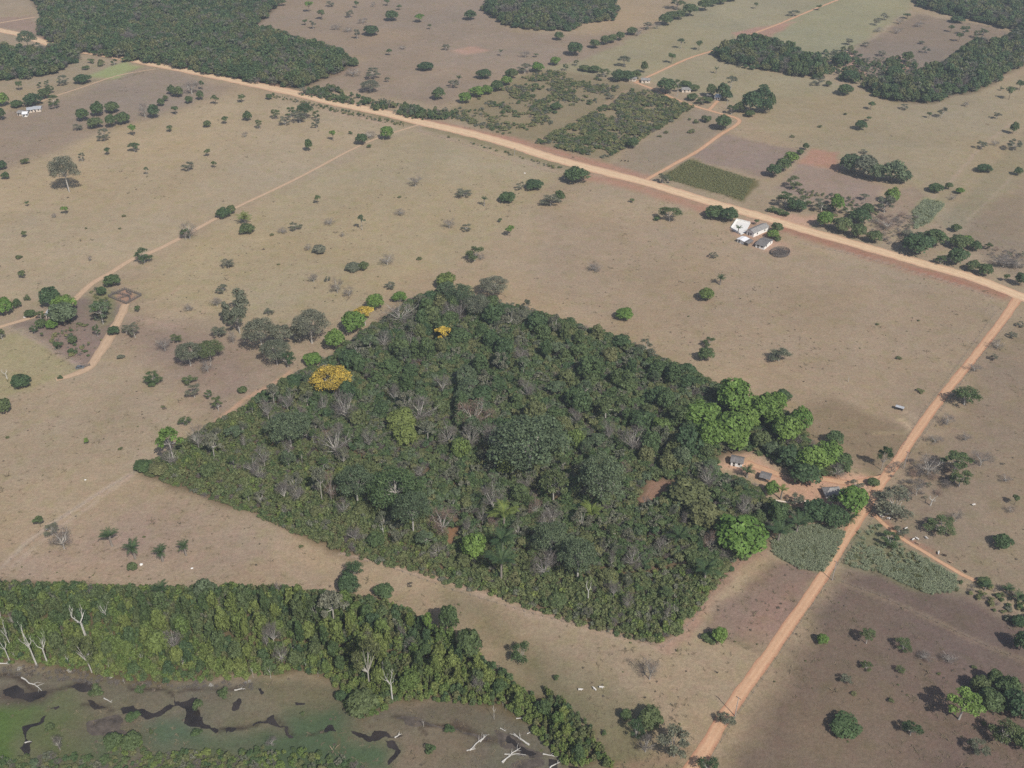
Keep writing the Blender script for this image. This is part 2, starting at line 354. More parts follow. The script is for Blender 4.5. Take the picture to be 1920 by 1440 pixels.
FARM_LANE = [(236,570),(226,594),(212,620),(196,648),(181,670),(166,690),(140,702),(105,712)]
LANE = [(1205,341),(1260,310),(1310,282),(1350,253),(1375,238),(1386,228),(1380,221),(1362,216),(1330,207),(1300,198),(1262,184),(1235,171),(1195,156)]
FAR_LANE = [(1190,156),(1230,137),(1290,110),(1345,92),(1400,68),(1460,45),(1520,20),(1570,0),(1620,-20)]
SPUR = [(1330,206),(1338,197),(1346,189)]
CATTLE_TRACK = [(1636,962),(1660,985),(1700,1015),(1750,1045),(1800,1075),(1836,1092)]
UPPER_TRACK = [(78,190),(110,178),(150,165),(220,142),(292,129)]
CORNER_TRACK = [(-40,50),(0,43),(30,38),(66,32)]
DRIVE = [(1655,893),(1620,902),(1585,905),(1540,898),(1490,898),(1440,882),(1400,868)]
LINES = [
 ([(545,697),(500,724),(462,747),(405,787)], 1.1, (202,166,138), .95),
 (T4(0,3,[(0,740),(120,750),(200,800),(320,860),(420,850),(520,830),(640,790)]), 0.8, (70,60,54), 0.9),
 (T4(0,3,[(980,830),(1060,850),(1240,850),(1300,890)]), 0.6, (70,60,54), 0.9),
 (T4(0,3,[(1340,870),(1560,850),(1740,860),(1850,850)]), 0.6, (78,68,60), 0.8),
 (T4(0,3,[(1640,1150),(1780,1130),(1920,1110)]), 0.7, (66,58,52), 0.9),
 (T4(0,3,[(60,870),(180,900),(320,890)]), 3.2, (84,74,68), 0.8),
 (T4(0,3,[(640,960),(800,980),(860,1015)]), 0.7, (70,62,54), 0.8),
 (T4(1,3,[(0,1105),(130,1060),(210,1130),(290,1195),(420,1180),(540,1150)]), 0.5, (66,62,50), 0.8),
 (T4(1,3,[(600,1160),(640,1250),(630,1300)]), 0.5, (120,104,80), 0.7),
 (T4(1,3,[(1040,1060),(1180,1075),(1280,1125),(1460,1150),(1600,1180),(1740,1215)]), 0.7, (70,60,52), 0.9),
 (T4(1,3,[(1500,1120),(1620,1170),(1760,1215),(1920,1220)]), 1.6, (84,74,64), 0.8),
 (T4(1,3,[(1240,1150),(1290,1200)]), 0.5, (80,70,60), 0.8),
    # faint trodden lines and verges: photo polyline, half-width m, colour, strength
 ([(610,208),(680,222),(735,238)], 2.0, (190,165,145), .7), ([(785,246),(880,272),(960,300),(1045,324)], 1.6, (188,165,145), .7),
 ([(770,222),(960,262),(1100,302),(1210,332)], 4.5, (184,140,120), .9), ([(1090,330),(1150,340),(1230,362),(1330,395)], 6, (182,140,118), .85),
 ([(80,70),(200,98),(380,132),(520,160)], 3, (188,146,124), .7),
 ([(1470,428),(1560,456),(1640,482),(1740,512),(1800,528),(1880,552)], 5.0, (168,124,104), .95),
 ([(1500,455),(1600,475),(1700,505),(1800,535),(1860,558)], 1.2, (178,160,142), .7),
 ([(0,1062),(60,1010),(130,960),(200,915),(252,884)], 1.0, (192,176,160), .75), ([(22,1062),(75,1018),(140,968),(205,922),(252,886)], .9, (188,170,152), .7),
 ([(640,1035),(740,1065),(830,1092),(920,1118),(1000,1145),(1100,1172),(1240,1205)], 1.0, (190,168,148), .8), ([(880,1112),(1000,1154),(1100,1180),(1235,1214)], .7, (186,166,148), .6),
 ([(1250,1216),(1290,1185),(1330,1120),(1370,1066),(1425,1035)], 2.2, (176,146,128), .8), ([(1238,1214),(1285,1180)], 1.2, (180,156,138), .7),
 ([(20,615),(80,645),(160,688)], 1.2, (176,158,146), .7), ([(250,575),(300,560),(350,535)], .8, (186,164,140), .6), ([(240,590),(270,600),(330,612)], 1.2, (186,160,146), .5),
 ([(95,715),(60,728),(20,742)], 1.0, (178,162,140), .6), ([(165,700),(170,720),(230,740),(320,770)], .8, (178,158,136), .5),
 ([(1688,768),(1715,782),(1724,795),(1714,810)], .8, (192,172,146), .8), ([(1690,788),(1705,800),(1714,812)], 1.4, (200,178,150), .9), ([(1640,815),(1690,812),(1712,808)], .8, (172,156,126), .6),
 ([(1700,858),(1715,885),(1718,895)], 1.0, (190,160,134), .6), ([(1660,980),(1700,1008),(1760,1042)], 1.2, (170,122,104), .6),
 ([(1750,372),(1800,320),(1850,268),(1900,230)], 1.0, (182,162,142), .7), ([(1810,415),(1860,370),(1900,330)], .8, (178,162,142), .6),
 ([(1565,112),(1640,70),(1690,30),(1715,12)], 1.2, (172,160,140), .6), ([(1720,35),(1800,42),(1880,55)], 1.0, (110,100,80), .6),
 ([(840,86),(870,75),(950,60)], .9, (180,160,146), .4), ([(740,108),(790,80),(830,60)], .9, (180,160,146), .4),
 ([(1080,98),(1150,72),(1240,42)], 1.4, (172,150,134), .6), ([(1200,332),(1140,310),(1120,300)], 2, (180,142,124), .6),
 ([(1560,1085),(1640,1115),(1740,1160),(1850,1210),(1930,1240)], 1.2, (150,134,114), .7), ([(1330,1196),(1380,1205),(1430,1225)], .9, (118,106,88), .6),
 ([(500,165),(560,178),(700,214),(770,232)], 3.5, (134,128,92), .7), ([(800,240),(900,266),(1000,296),(1100,322)], 3.5, (136,130,92), .75),
 ([(995,270),(1080,232),(1175,170)], 2.2, (172,150,126), .7), ([(1320,1160),(1290,1190)], 1, (170,140,120), .5),
 ([(1150,1440),(1240,1425),(1290,1405)], 2.0, (158,134,112), .6), ([(845,1000),(858,985),(840,1020)], 1.5, (160,124,96), .8),
 ([(0,150),(60,160),(150,150)], 1.2, (176,160,140), .4), ([(150,150),(215,150),(270,135)], 1.4, (120,118,86), .5),
 ([(1040,365),(1090,395),(1180,420)], .8, (178,160,142), .35), ([(1490,495),(1520,505),(1535,510)], .8, (190,172,152), .6),
 ([(590,150),(640,138),(670,122)], 2, (160,134,118), .5), ([(890,250),(960,230),(1000,215),(1080,180),(1180,158)], 1.2, (160,140,118), .35),
]
def ground_sheet():
    rows = np.concatenate([[-6000, -1500, -200, 60], np.geomspace(150, 1650, 430), [1900, 2600, 4000, 6000]])
    cols = np.concatenate([[-14, -4, -1.6], np.linspace(-1, 1, 430), [1.6, 4, 14]])
    hw = np.clip(0.58 * np.clip(rows, 150, 1650) + 95, 0, None); hw[[0, 1, 2, 3]] = 182; hw[-4:] = hw[-5]
    hw[0] = 430; hw[-1] = 430; hw[1] = hw[-2] = 430
    X = cols[None, :] * hw[:, None]; Y = np.repeat(rows[:, None], len(cols), 1)
    X = np.clip(X, -6000, 6000)
    X[:, 0] = -6000; X[:, -1] = 6000
    nr, nc = X.shape
    x, y = X.ravel(), Y.ravel()
    wob = 2.2
    wx = x + (fbm(x, y, 14) - .5) * 2 * wob * 2; wy = y + (fbm(x + 300, y - 90, 14) - .5) * 2 * wob * 2
    tint = np.tile(lin(BASE) * K, (len(x), 1))
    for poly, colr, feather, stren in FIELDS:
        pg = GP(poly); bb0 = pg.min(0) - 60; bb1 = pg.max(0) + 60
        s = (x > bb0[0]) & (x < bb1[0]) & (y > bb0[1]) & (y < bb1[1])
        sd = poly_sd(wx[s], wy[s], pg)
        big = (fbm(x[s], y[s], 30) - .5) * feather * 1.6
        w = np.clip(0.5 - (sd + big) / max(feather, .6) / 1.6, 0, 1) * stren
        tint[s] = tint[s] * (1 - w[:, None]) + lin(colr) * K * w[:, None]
    # patches of yellower, greyer and barer grass
    a = np.clip((fbm(x, y, 60, 5) - .5) * 3.2, -1, 1)[:, None]; b = np.clip((fbm(x + 900, y + 400, 24, 4) - .5) * 3.0, -1, 1)[:, None]
    c = np.clip((fbm(x - 500, y + 1400, 130, 4) - .5) * 3, -1, 1)[:, None]
    tint *= 1 + a * np.array([.07, .055, .03]) + b * np.array([.055, .06, .075]) + c * np.array([.03, .0, -.06])
    for pts, half, colr, stren in LINES:
        pl = smooth(GP(pts), 4); bb0 = pl.min(0) - 20; bb1 = pl.max(0) + 20
        s = (x > bb0[0]) & (x < bb1[0]) & (y > bb0[1]) & (y < bb1[1])
        d = line_d(x[s] + (wx[s] - x[s]) * .35, y[s] + (wy[s] - y[s]) * .35, pl)
        w = np.clip(1.25 - d / half / 1.3, 0, 1) * stren * np.clip(.45 + fbm(x[s], y[s], 9), 0, 1)
        tint[s] = tint[s] * (1 - w[:, None]) + lin(colr) * K * w[:, None]
    z = np.zeros_like(x)
    me = bpy.data.meshes.new('ground')
    i = (np.arange(nr - 1)[:, None] * nc + np.arange(nc - 1)[None, :]).ravel()
    f = np.stack([i, i + 1, i + 1 + nc, i + nc], 1)
    me = np_mesh('ground', np.stack([x, y, z], 1), f)
    at = me.attributes.new('tint', 'FLOAT_COLOR', 'POINT')
    at.data.foreach_set('color', np.concatenate([np.clip(tint, .01, .9), np.ones((len(x), 1))], 1).astype(np.float32).ravel())
    m, nt, bs, out = new_mat('dry_grassland')
    tn = nt.nodes.new('ShaderNodeAttribute'); tn.attribute_name = 'tint'
    n1 = noise(nt, 0.16, 5); n2 = noise(nt, 0.7, 4, rough=.7); n3 = noise(nt, 2.2, 3, rough=.7); n4 = noise(nt, 0.045, 4)
    fac = math_n(nt, 'MULTIPLY', remap(nt, n1.outputs[0], .92, 1.08), math_n(nt, 'MULTIPLY', remap(nt, n2.outputs[0], .83, 1.15), remap(nt, n3.outputs[0], .8, 1.18)))
    c = scale_col(nt, tn.outputs['Color'], fac)
    c = mixcol(nt, remap(nt, noise(nt, 0.28, 4).outputs[0], 0, 1, .42, .66), c, mixcol(nt, 1.0, c, (1.03, .965, 1.0), 'MULTIPLY'))
    c = mixcol(nt, remap(nt, noise(nt, 0.11, 5).outputs[0], 0, 1, .5, .68), c, mixcol(nt, 1.0, c, (.93, .97, .87), 'MULTIPLY'))
    hs = mixcol(nt, remap(nt, n4.outputs[0], 0, .5), c, mixcol(nt, 1.0, c, (1.04, .98, .86), 'MULTIPLY'))
    sp = remap(nt, noise(nt, 0.42, 5, rough=.75).outputs[0], 0, .5, .60, .72)     # darker tussocks
    nt.links.new(mixcol(nt, sp, hs, mixcol(nt, 1.0, hs, (.62, .66, .58), 'MULTIPLY')), bs.inputs['Base Color'])
    bp = nt.nodes.new('ShaderNodeBump'); bp.inputs['Strength'].default_value = .55; bp.inputs['Distance'].default_value = .35
    nt.links.new(n2.outputs[0], bp.inputs['Height']); nt.links.new(bp.outputs[0], bs.inputs['Normal'])
    bs.inputs['Roughness'].default_value = 1.0; bs.inputs['Specular IOR Level'].default_value = .02
    o = link('ground', me, None, m); tag(o, kind='structure'); return o
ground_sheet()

# ------------------------------------------------------------------ roads and tracks
def road_mat(name, col, edge, rut):
    m, nt, bs, out = new_mat(name)
    at = nt.nodes.new('ShaderNodeAttribute'); at.attribute_name = 'across'       # -1..1 over the width
    ab = math_n(nt, 'ABSOLUTE', at.outputs['Fac'], 0)
    n1 = noise(nt, 0.25, 5); n2 = noise(nt, 1.4, 4, rough=.7)
    e = remap(nt, math_n(nt, 'ADD', ab, remap(nt, n1.outputs[0], -.28, .28)), 0, 1, .55, 1.05)
    r = remap(nt, math_n(nt, 'ABSOLUTE', math_n(nt, 'SUBTRACT', ab, .36), 0), 1, 0, .02, .22)
    c = mixcol(nt, e, col, edge)
    c = mixcol(nt, math_n(nt, 'MULTIPLY', r, .55), c, rut)
    fac = math_n(nt, 'MULTIPLY', remap(nt, n1.outputs[0], .9, 1.1), remap(nt, n2.outputs[0], .88, 1.12))
    nt.links.new(scale_col(nt, c, fac), bs.inputs['Base Color'])
    bp = nt.nodes.new('ShaderNodeBump'); bp.inputs['Strength'].default_value = .35; bp.inputs['Distance'].default_value = .15
    nt.links.new(n2.outputs[0], bp.inputs['Height']); nt.links.new(bp.outputs[0], bs.inputs['Normal'])
    bs.inputs['Roughness'].default_value = 1.0; bs.inputs['Specular IOR Level'].default_value = .02
    return m
def kc(c): return tuple(lin(c) * K)
M['sand']  = road_mat('sandy_road', kc((228, 196, 160)), kc((208, 166, 138)), kc((236, 208, 174)))
M['earth'] = road_mat('earth_road', kc((214, 172, 138)), kc((190, 142, 114)), kc((222, 184, 150)))
M['path']  = road_mat('trodden_track', kc((206, 176, 146)), kc((182, 156, 130)), kc((212, 184, 156)))
def road(name, pts, width, mat, z, crown=.05, fringe=.6):
    c = smooth(GP(pts), 10); n = len(c)
    # even spacing
    seg = np.r_[0, np.cumsum(np.hypot(*np.diff(c, axis=0).T))]; L = seg[-1]; k = max(8, int(L / 2.0))
    s = np.linspace(0, L, k); cx, cy = np.interp(s, seg, c[:, 0]), np.interp(s, seg, c[:, 1])
    tx, ty = np.gradient(cx), np.gradient(cy); l = np.hypot(tx, ty); nx, ny = -ty / l, tx / l
    w = np.interp(np.linspace(0, 1, k), np.linspace(0, 1, len(width)), width) if hasattr(width, '__len__') else np.full(k, width)
    acr = np.array([-1, -.8, -.36, 0, .36, .8, 1])
    V = []; A = []
    for j, a in enumerate(acr):
        wob = (fbm(cx * 1.0 + a * 200, cy, 5, 3) - .5) * 2 * fringe * (abs(a) > .9)
        h = w / 2 * a + np.sign(a) * wob
        zz = z + crown * (1 - a * a) - (.04 if abs(abs(a) - .36) < .01 else 0) * min(1, crown / .05)
        V.append(np.stack([cx + nx * h, cy + ny * h, np.full(k, zz)], 1)); A.append(np.full(k, a))
    V = np.concatenate(V); A = np.concatenate(A)
    i = (np.arange(6)[:, None] * k + np.arange(k - 1)[None, :]).ravel()
    f = np.stack([i, i + 1, i + 1 + k, i + k], 1)[:, ::-1]
    me = np_mesh(name, V, f); at = me.attributes.new('across', 'FLOAT', 'POINT'); at.data.foreach_set('value', A.astype(np.float32))
    o = link(name, me, None, mat); tag(o, kind='structure'); return c
road('main_road', MAIN, [11, 11, 12, 13, 13, 12.5, 11, 10, 9.5], M['sand'], .06, .12, 1.2)
road('side_road', SIDE, [4.6, 4.3, 4.2, 4.4, 4.2, 4.2, 5.0], M['earth'], .05, .06, .5)
road('field_track', TRACK, [2.4, 2.4, 2.6, 3.0, 4.0, 4.0, 3.0], M['path'], .04, .03, .5)
road('farm_lane', FARM_LANE, [4.5, 5.0, 5.6, 5.0, 3.0], M['path'], .045, .04, .9)
road('orchard_lane', LANE, 3.4, M['earth'], .045, .03, .5)
road('hill_lane', FAR_LANE, 3.2, M['earth'], .04, .03, .5)
road('yard_lane', SPUR, 3.0, M['earth'], .05, .02, .4)
road('cattle_path', CATTLE_TRACK, 1.9, M['earth'], .04, .02, .4)
road('upper_path', UPPER_TRACK, 2.2, M['path'], .04, .02, .5)
road('corner_path', CORNER_TRACK, 4.0, M['path'], .04, .02, .5)
road('homestead_drive', DRIVE, 3.6, M['earth'], .042, .02, .9)

# ------------------------------------------------------------------ marsh pools
def pool(name, pts, mat, z=.03):
    c = smooth(list(GP(pts)) + [GP(pts)[0]], 12)[:-1]
    c = c + np.stack([(fbm(c[:, 0], c[:, 1], 2.5) - .5), (fbm(c[:, 0] + 50, c[:, 1], 2.5) - .5)], 1) * 3.0
    bm = bmesh.new(); vs = [bm.verts.new((p[0], p[1], z)) for p in c]
    es = [bm.edges.new((vs[i], vs[(i + 1) % len(vs)])) for i in range(len(vs))]
    bmesh.ops.triangle_fill(bm, use_beauty=True, edges=es)
    for f_ in bm.faces:
        if f_.normal.z < 0: f_.normal_flip()
    me = bpy.data.meshes.new(name); bm.to_mesh(me); bm.free()
    tag(link(name, me, None, mat), kind='structure')
POOLS = [T4(0,3,p) for p in ([(30,850),(120,830),(200,868),(330,860),(360,880),(300,930),(180,925),(60,905)], [(520,840),(600,810),(650,790),(690,850),(600,860)],
 [(850,1015),(1000,970),(1080,1020),(1200,1010),(1290,960),(1330,970),(1200,1055),(1080,1060),(960,1030)],
 [(1300,900),(1340,930),(1430,930),(1470,880),(1455,940),(1500,1060),(1560,1110),(1640,1150),(1620,1172),(1560,1140),(1400,1110),(1385,1000),(1330,965)],
 [(650,930),(780,960),(800,975),(680,995)], [(165,1140),(230,1110),(300,1095),(350,1050),(335,1095),(225,1145),(205,1200),(240,1245),(205,1340),(170,1325),(190,1220)],
 [(1690,1140),(1780,1128),(1760,1160),(1690,1182)], [(370,990),(430,975),(405,1005)], [(1740,960),(1790,935),(1780,1000),(1745,1005)])]
POOLS += [T4(1,3,p) for p in ([(-20,1095),(60,1080),(130,1050),(155,1090),(210,1130),(285,1190),(250,1200),(180,1125),(60,1098),(-20,1110)], [(520,1150),(555,1125),(600,1160),(530,1175)],
 [(710,1165),(780,1195),(860,1188),(890,1160),(970,1168),(1000,1195),(1090,1195),(1050,1215),(970,1205),(880,1222),(780,1225)], [(975,1225),(1040,1240),(1085,1290),(1060,1340),(1020,1400),(1000,1385),(1050,1300),(990,1270)],
 [(295,955),(350,960),(320,975)], [(10,840),(70,870),(50,885)])]
POOLS += [[(955,1378),(965,1390),(985,1402),(1003,1410),(990,1416),(968,1402),(952,1392)], [(1030,1418),(1045,1424),(1045,1440),(1035,1436)], [(1070,1434),(1085,1436),(1090,1446),(1072,1446)]]
for p in POOLS: pool('marsh_pool', p, M['water'])
for p in (T4(0,3,[(640,1110),(860,1045),(940,1085),(910,1150),(1090,1200),(900,1212),(700,1185)]), 
          [(930,1368),(950,1375),(985,1395),(1015,1412),(1010,1420),(970,1412),(940,1398)], [(965,1430),(1000,1420),(1020,1428),(1000,1442),(960,1446)],
          T4(1,3,[(1040,1060),(1200,1070),(1300,1110),(1480,1150),(1740,1210),(1700,1225),(1440,1150),(1280,1130),(1180,1130)])):
    pool('mud_flat', p, M['mud'], z=.018)
# ------------------------------------------------------------------ plants: canonical shapes 10 m wide, 10 m high
def leaf_faces(lobes, n, size, rng, outward=.62, shell=.55, drop=.75, flat=1.0):
    L = np.asarray(lobes, float)
    area = (L[:, 3] * L[:, 4] + L[:, 3] * L[:, 5] + L[:, 4] * L[:, 5]); pr = area / area.sum()
    k = rng.choice(len(L), int(n * 2.2), p=pr)
    d = rng.normal(size=(len(k), 3)); d /= np.linalg.norm(d, axis=1)[:, None]
    d[:, 2] = np.where(d[:, 2] < -.35, -d[:, 2], d[:, 2])
    r = shell + (1 - shell) * rng.random(len(k)) ** .6
    pos = L[k, :3] + d * L[k, 3:6] * r[:, None]
    keep = np.ones(len(k), bool)
    for j in range(len(L)):                                   # leaves deep inside another lobe are not needed
        q = ((pos - L[j, :3]) / L[j, 3:6]); ins = (np.sum(q * q, 1) < .5) & (k != j)
        keep &= ~(ins & (rng.random(len(k)) < drop))
    pos, d, kk = pos[keep][:n], d[keep][:n], k[keep][:n]
    nrm = d / L[kk, 3:6]; nrm /= np.linalg.norm(nrm, axis=1)[:, None]
    rnd = rng.normal(size=nrm.shape); rnd /= np.linalg.norm(rnd, axis=1)[:, None]
    nrm = nrm * outward + rnd * (1 - outward) + np.array([0, 0, .12 * flat]); nrm /= np.linalg.norm(nrm, axis=1)[:, None]
    t = np.cross(nrm, rng.normal(size=nrm.shape)); t /= np.linalg.norm(t, axis=1)[:, None]; b = np.cross(nrm, t)
    s = size * rng.uniform(.55, 1.35, len(pos))[:, None]; s2 = s * rng.uniform(.5, .95, len(pos))[:, None]
    j = lambda: rng.uniform(.7, 1.15, (len(pos), 1))
    V = np.stack([pos - t * s * .5 * j() - b * s2 * .25, pos - b * s2 * .55 * j(), pos + t * s * .5 * j() + b * s2 * .15 * j() - nrm * s * .12, pos + b * s2 * .55 * j()], 1).reshape(-1, 3)
    Fq = np.arange(len(pos) * 4).reshape(-1, 4)
    lobe_shade = rng.random(len(L))
    shade = np.clip(.6 * rng.random(len(pos)) + .4 * lobe_shade[kk], 0, 1)
    return V, Fq, shade
def leaf_mesh(name, lobes, n, size, rng, **kw):
    V, Fq, sh = leaf_faces(lobes, n, size, rng, **kw)
    V[:, 2] = np.maximum(V[:, 2], .02)
    me = np_mesh(name, V, Fq)
    a = me.attributes.new('shade', 'FLOAT', 'FACE'); a.data.foreach_set('value', sh[:len(me.polygons)].astype(np.float32))
    return me
def U(rng, a, b): return float(rng.uniform(a, b))
def lobes_round(rng, n=20):
    L = []; g = math.pi * (3 - 5 ** .5)
    for i in range(n):
        z = 1 - (i + .5) / n * 1.42; z += U(rng, -.08, .08); z = max(-.42, min(1, z)); r = math.sqrt(max(0, 1 - z * z)); a = i * g + U(rng, -.4, .4)
        q = U(rng, .52, .70); rr = U(rng, 1.45, 2.3)
        L.append((math.cos(a) * r * 5 * q, math.sin(a) * r * 5 * q, 5.2 + z * 4.9 * q, rr, rr, rr * .95))
    L.append((0, 0, 4.8, 3.2, 3.2, 3.4)); return L
def lobes_umbrella(rng, n=13):
    L = []
    for i in range(n):
        a = i * 2.4 + U(rng, -.5, .5); r = 4.0 * math.sqrt((i + .4) / n) * U(rng, .85, 1.1); rr = U(rng, 1.1, 1.75)
        L.append((math.cos(a) * r, math.sin(a) * r, 8.6 - .13 * r * r * U(rng, .7, 1.5), rr, rr, rr * U(rng, .42, .6)))
    return L
def lobes_open(rng, n=11):
    L = []
    for i in range(n):
        a = i * 2.4 + U(rng, -.6, .6); z = U(rng, 3.6, 8.8); m_ = 3.7 * math.sqrt(max(.15, 1 - ((z - 5.6) / 4.2) ** 2)); r = m_ * math.sqrt(U(rng, .15, 1)); rr = U(rng, 1.0, 1.7)
        L.append((math.cos(a) * r, math.sin(a) * r, z, rr, rr, rr * U(rng, .6, .85)))
    return L
def lobes_dome(rng, n=17):
    L = []; g = math.pi * (3 - 5 ** .5)
    for i in range(n):
        z = 1 - (i + .5) / n * 1.15 + U(rng, -.08, .08); z = max(-.2, min(1, z)); r = math.sqrt(max(0, 1 - z * z)); a = i * g + U(rng, -.4, .4); q = U(rng, .6, .8); rr = U(rng, 1.2, 1.8)
        L.append((math.cos(a) * r * 5 * q, math.sin(a) * r * 5 * q, 5.6 + z * 4.4 * q, rr, rr, rr * .75))
    return L
def lobes_tall(rng, n=17):
    L = []
    for i in range(n):
        z = 1.8 + 7.2 * i / (n - 1); prof = 3.1 * math.sin(math.pi * min(1, (z / 10.5)) ** .8) + .35; a = i * 2.4 + U(rng, -.6, .6); r = prof * U(rng, .5, .95); rr = U(rng, 1.2, 2.0)
        L.append((math.cos(a) * r, math.sin(a) * r, z, rr, rr, rr * 1.05))
    L.append((0, 0, 5, 2.2, 2.2, 3.6)); return L
def lobes_small(rng, n=8):
    L = []
    for i in range(n):
        a = i * 2.4 + U(rng, -.6, .6); r = 3.1 * math.sqrt((i + .3) / n); rr = U(rng, 1.4, 2.2)
        L.append((math.cos(a) * r, math.sin(a) * r, 7.6 - .28 * r + U(rng, -1.5, .6), rr, rr, rr * .8))
    return L
def lobes_shrub(rng, n=8):
    L = []
    for i in range(n):
        a = i * 2.4 + U(rng, -.6, .6); r = 3.2 * math.sqrt((i + .2) / n); rr = U(rng, 1.5, 2.6)
        L.append((math.cos(a) * r, math.sin(a) * r, U(rng, 2.8, 6.8) - .3 * r, rr, rr, rr * 1.1))
    return L
def limbs(rng, lobes, z0, r0, lean=.4, frac=1.0, sides=5):
    mb = MB(); top = Vector((U(rng, -lean, lean), U(rng, -lean, lean), z0))
    mb.tube([(0, 0, -.3), (top.x * .3, top.y * .3, z0 * .5), tuple(top)], [r0 * 1.3, r0, r0 * .85], sides + 1)
    for L in lobes:
        if rng.random() > frac: continue
        e = Vector(L[:3]); mid = top.lerp(e, .5) + Vector((U(rng, -.4, .4), U(rng, -.4, .4), U(rng, -.5, .3)))
        mb.tube([tuple(top), tuple(mid), tuple(e)], [r0 * .55, r0 * .34, r0 * .12], 4)
    return mb
def branchy(rng, z0, r0, spread, levels=4, sides=4, kids=(2, 4), upward=.35, twigs=0, twig_len=1.0, droop=0.0):
    """a leafless branching frame; returns (frame MB, twig verts, twig quads)"""
    mb = MB(); tips = []
    def grow(p, d, length, r, lev):
        d = d.normalized(); q = p + d * length * .55 + Vector((U(rng, -.1, .1), U(rng, -.1, .1), U(rng, -.1, .1))) * length
        e = q + (d + Vector((U(rng, -.35, .35), U(rng, -.35, .35), U(rng, -.15, .3)))).normalized() * length * .5
        mb.tube([tuple(p), tuple(q), tuple(e)], [r, r * .75, r * .5], max(3, sides if lev > 1 else 3))
        if lev == 0: tips.append((e, d)); return
        for _ in range(int(rng.integers(kids[0], kids[1] + 1))):
            nd = (d + Vector((U(rng, -1, 1), U(rng, -1, 1), U(rng, -.5, .7) + upward - droop)) * spread)
            grow(e if rng.random() < .6 else q, nd, length * U(rng, .58, .82), r * .5, lev - 1)
        tips.append((e, d))
    mb.tube([(0, 0, -.3), (U(rng, -.15, .15), U(rng, -.15, .15), z0 * .5), (U(rng, -.3, .3), U(rng, -.3, .3), z0)], [r0 * 1.25, r0, r0 * .85], sides + 1)
    base = Vector(mb.v[-1])
    for k in range(int(rng.integers(3, 5))):
        a = k * 2.1 + U(rng, -.4, .4)
        grow(base, Vector((math.cos(a) * spread, math.sin(a) * spread, .75)), U(rng, 2.3, 3.1), r0 * .62, levels - 1)
    tv = []
    for i in range(twigs):
        e, d = tips[int(rng.integers(len(tips)))]
        dv = (d + Vector((U(rng, -1, 1), U(rng, -1, 1), U(rng, -.6, .9)))).normalized() * twig_len * U(rng, .5, 1.3)
        sd = dv.cross(Vector((U(rng, -1, 1), U(rng, -1, 1), U(rng, -1, 1)))).normalized() * U(rng, .03, .06)
        p = e - dv * .2
        tv += [p - sd, p + sd, p + dv + sd * .3, p + dv - sd * .3]
    return mb, tv
def fit(me, w=10.0, h=10.0):
    co = np.empty(len(me.vertices) * 3, np.float32); me.vertices.foreach_get('co', co); co = co.reshape(-1, 3)
    s = max(np.percentile(np.abs(co[:, :2]), 99.5), .1); sz = np.percentile(co[:, 2], 99.7)
    return w / 2 / s, h / sz
def rescale(mes, k):
    for me in mes:
        co = np.empty(len(me.vertices) * 3, np.float32); me.vertices.foreach_get('co', co); co = co.reshape(-1, 3)
        co *= np.array([k[0], k[0], k[1]], np.float32); me.vertices.foreach_set('co', co.ravel()); me.update()
BANK = {}      # kind -> list of (frame mesh, crown mesh)
def bank(kind, n, fn):
    BANK[kind] = []
    for i in range(n):
        rng = np.random.default_rng(1000 + 37 * i + sum(map(ord, kind)) * 13)
        fr, cr = fn(rng)
        rescale([fr, cr], fit(cr)); BANK[kind].append((fr, cr))
def mk(lobe_fn, nleaf, size, z0, r0, frac, **kw):
    def fn(rng):
        L = lobe_fn(rng); return limbs(rng, L, z0, r0, frac=frac).mesh('trunk'), leaf_mesh('crown', L, nleaf, size, rng, **kw)
    return fn
bank('round', 6, mk(lobes_round, 1500, .95, 2.4, .32, .3))
bank('umbrella', 6, mk(lobes_umbrella, 1300, .66, 5.0, .24, 1.0, outward=.45, flat=3, shell=.35))
bank('open', 7, mk(lambda r: lobes_open(r, 14), 2100, .46, 2.6, .22, 1.0, outward=.35, shell=.15))
bank('bigdome', 4, mk(lambda r: lobes_dome(r, 30), 5600, .34, 4.4, .2, .7, outward=.5, shell=.3))
bank('dome', 5, mk(lobes_dome, 1900, .62, 4.4, .24, 1.0, outward=.5, shell=.3))
bank('tall', 6, mk(lobes_tall, 1400, .85, 2.5, .26, .2))
bank('small', 5, mk(lobes_small, 620, .95, 4.2, .26, .8))
bank('shrub', 5, mk(lobes_shrub, 520, 1.15, .8, .25, .4))
def twig_cloud(rng, L, n, ln, wd):
    L = np.asarray(L); k = rng.integers(0, len(L), n); d = rng.normal(size=(n, 3)); d /= np.linalg.norm(d, axis=1)[:, None]
    p = L[k, :3] + d * L[k, 3:6] * (rng.random(n) ** .5)[:, None]
    up = d * .7 + rng.normal(size=(n, 3)) * .5 + np.array([0, 0, .45]); up /= np.linalg.norm(up, axis=1)[:, None]; up *= ln * rng.uniform(.5, 1.3, n)[:, None]
    sd = np.cross(up, rng.normal(size=(n, 3))); sd /= np.linalg.norm(sd, axis=1)[:, None]; sd *= wd * rng.uniform(.6, 1.3, n)[:, None]
    V = np.stack([p - sd, p + sd, p + up + sd * .4, p + up - sd * .4], 1).reshape(-1, 3); V[:, 2] = np.maximum(V[:, 2], .1); return V
def fn_bare(rng):
    L = lobes_open(rng, 13); mb, tv = branchy(rng, U(rng, 2.4, 3.4), .2, .8, levels=3, kids=(2, 3))
    for l in L:
        e = Vector(l[:3]); mb.tube([(0, 0, 2.6), tuple(e * .5 + Vector((U(rng, -.4, .4), U(rng, -.4, .4), 1.6))), tuple(e)], [.13, .08, .035], 4)
    V = twig_cloud(rng, L, 1150, 1.0, .03)
    return mb.mesh('trunk'), np_mesh('crown', V, np.arange(len(V)).reshape(-1, 4))
bank('bare', 7, fn_bare)
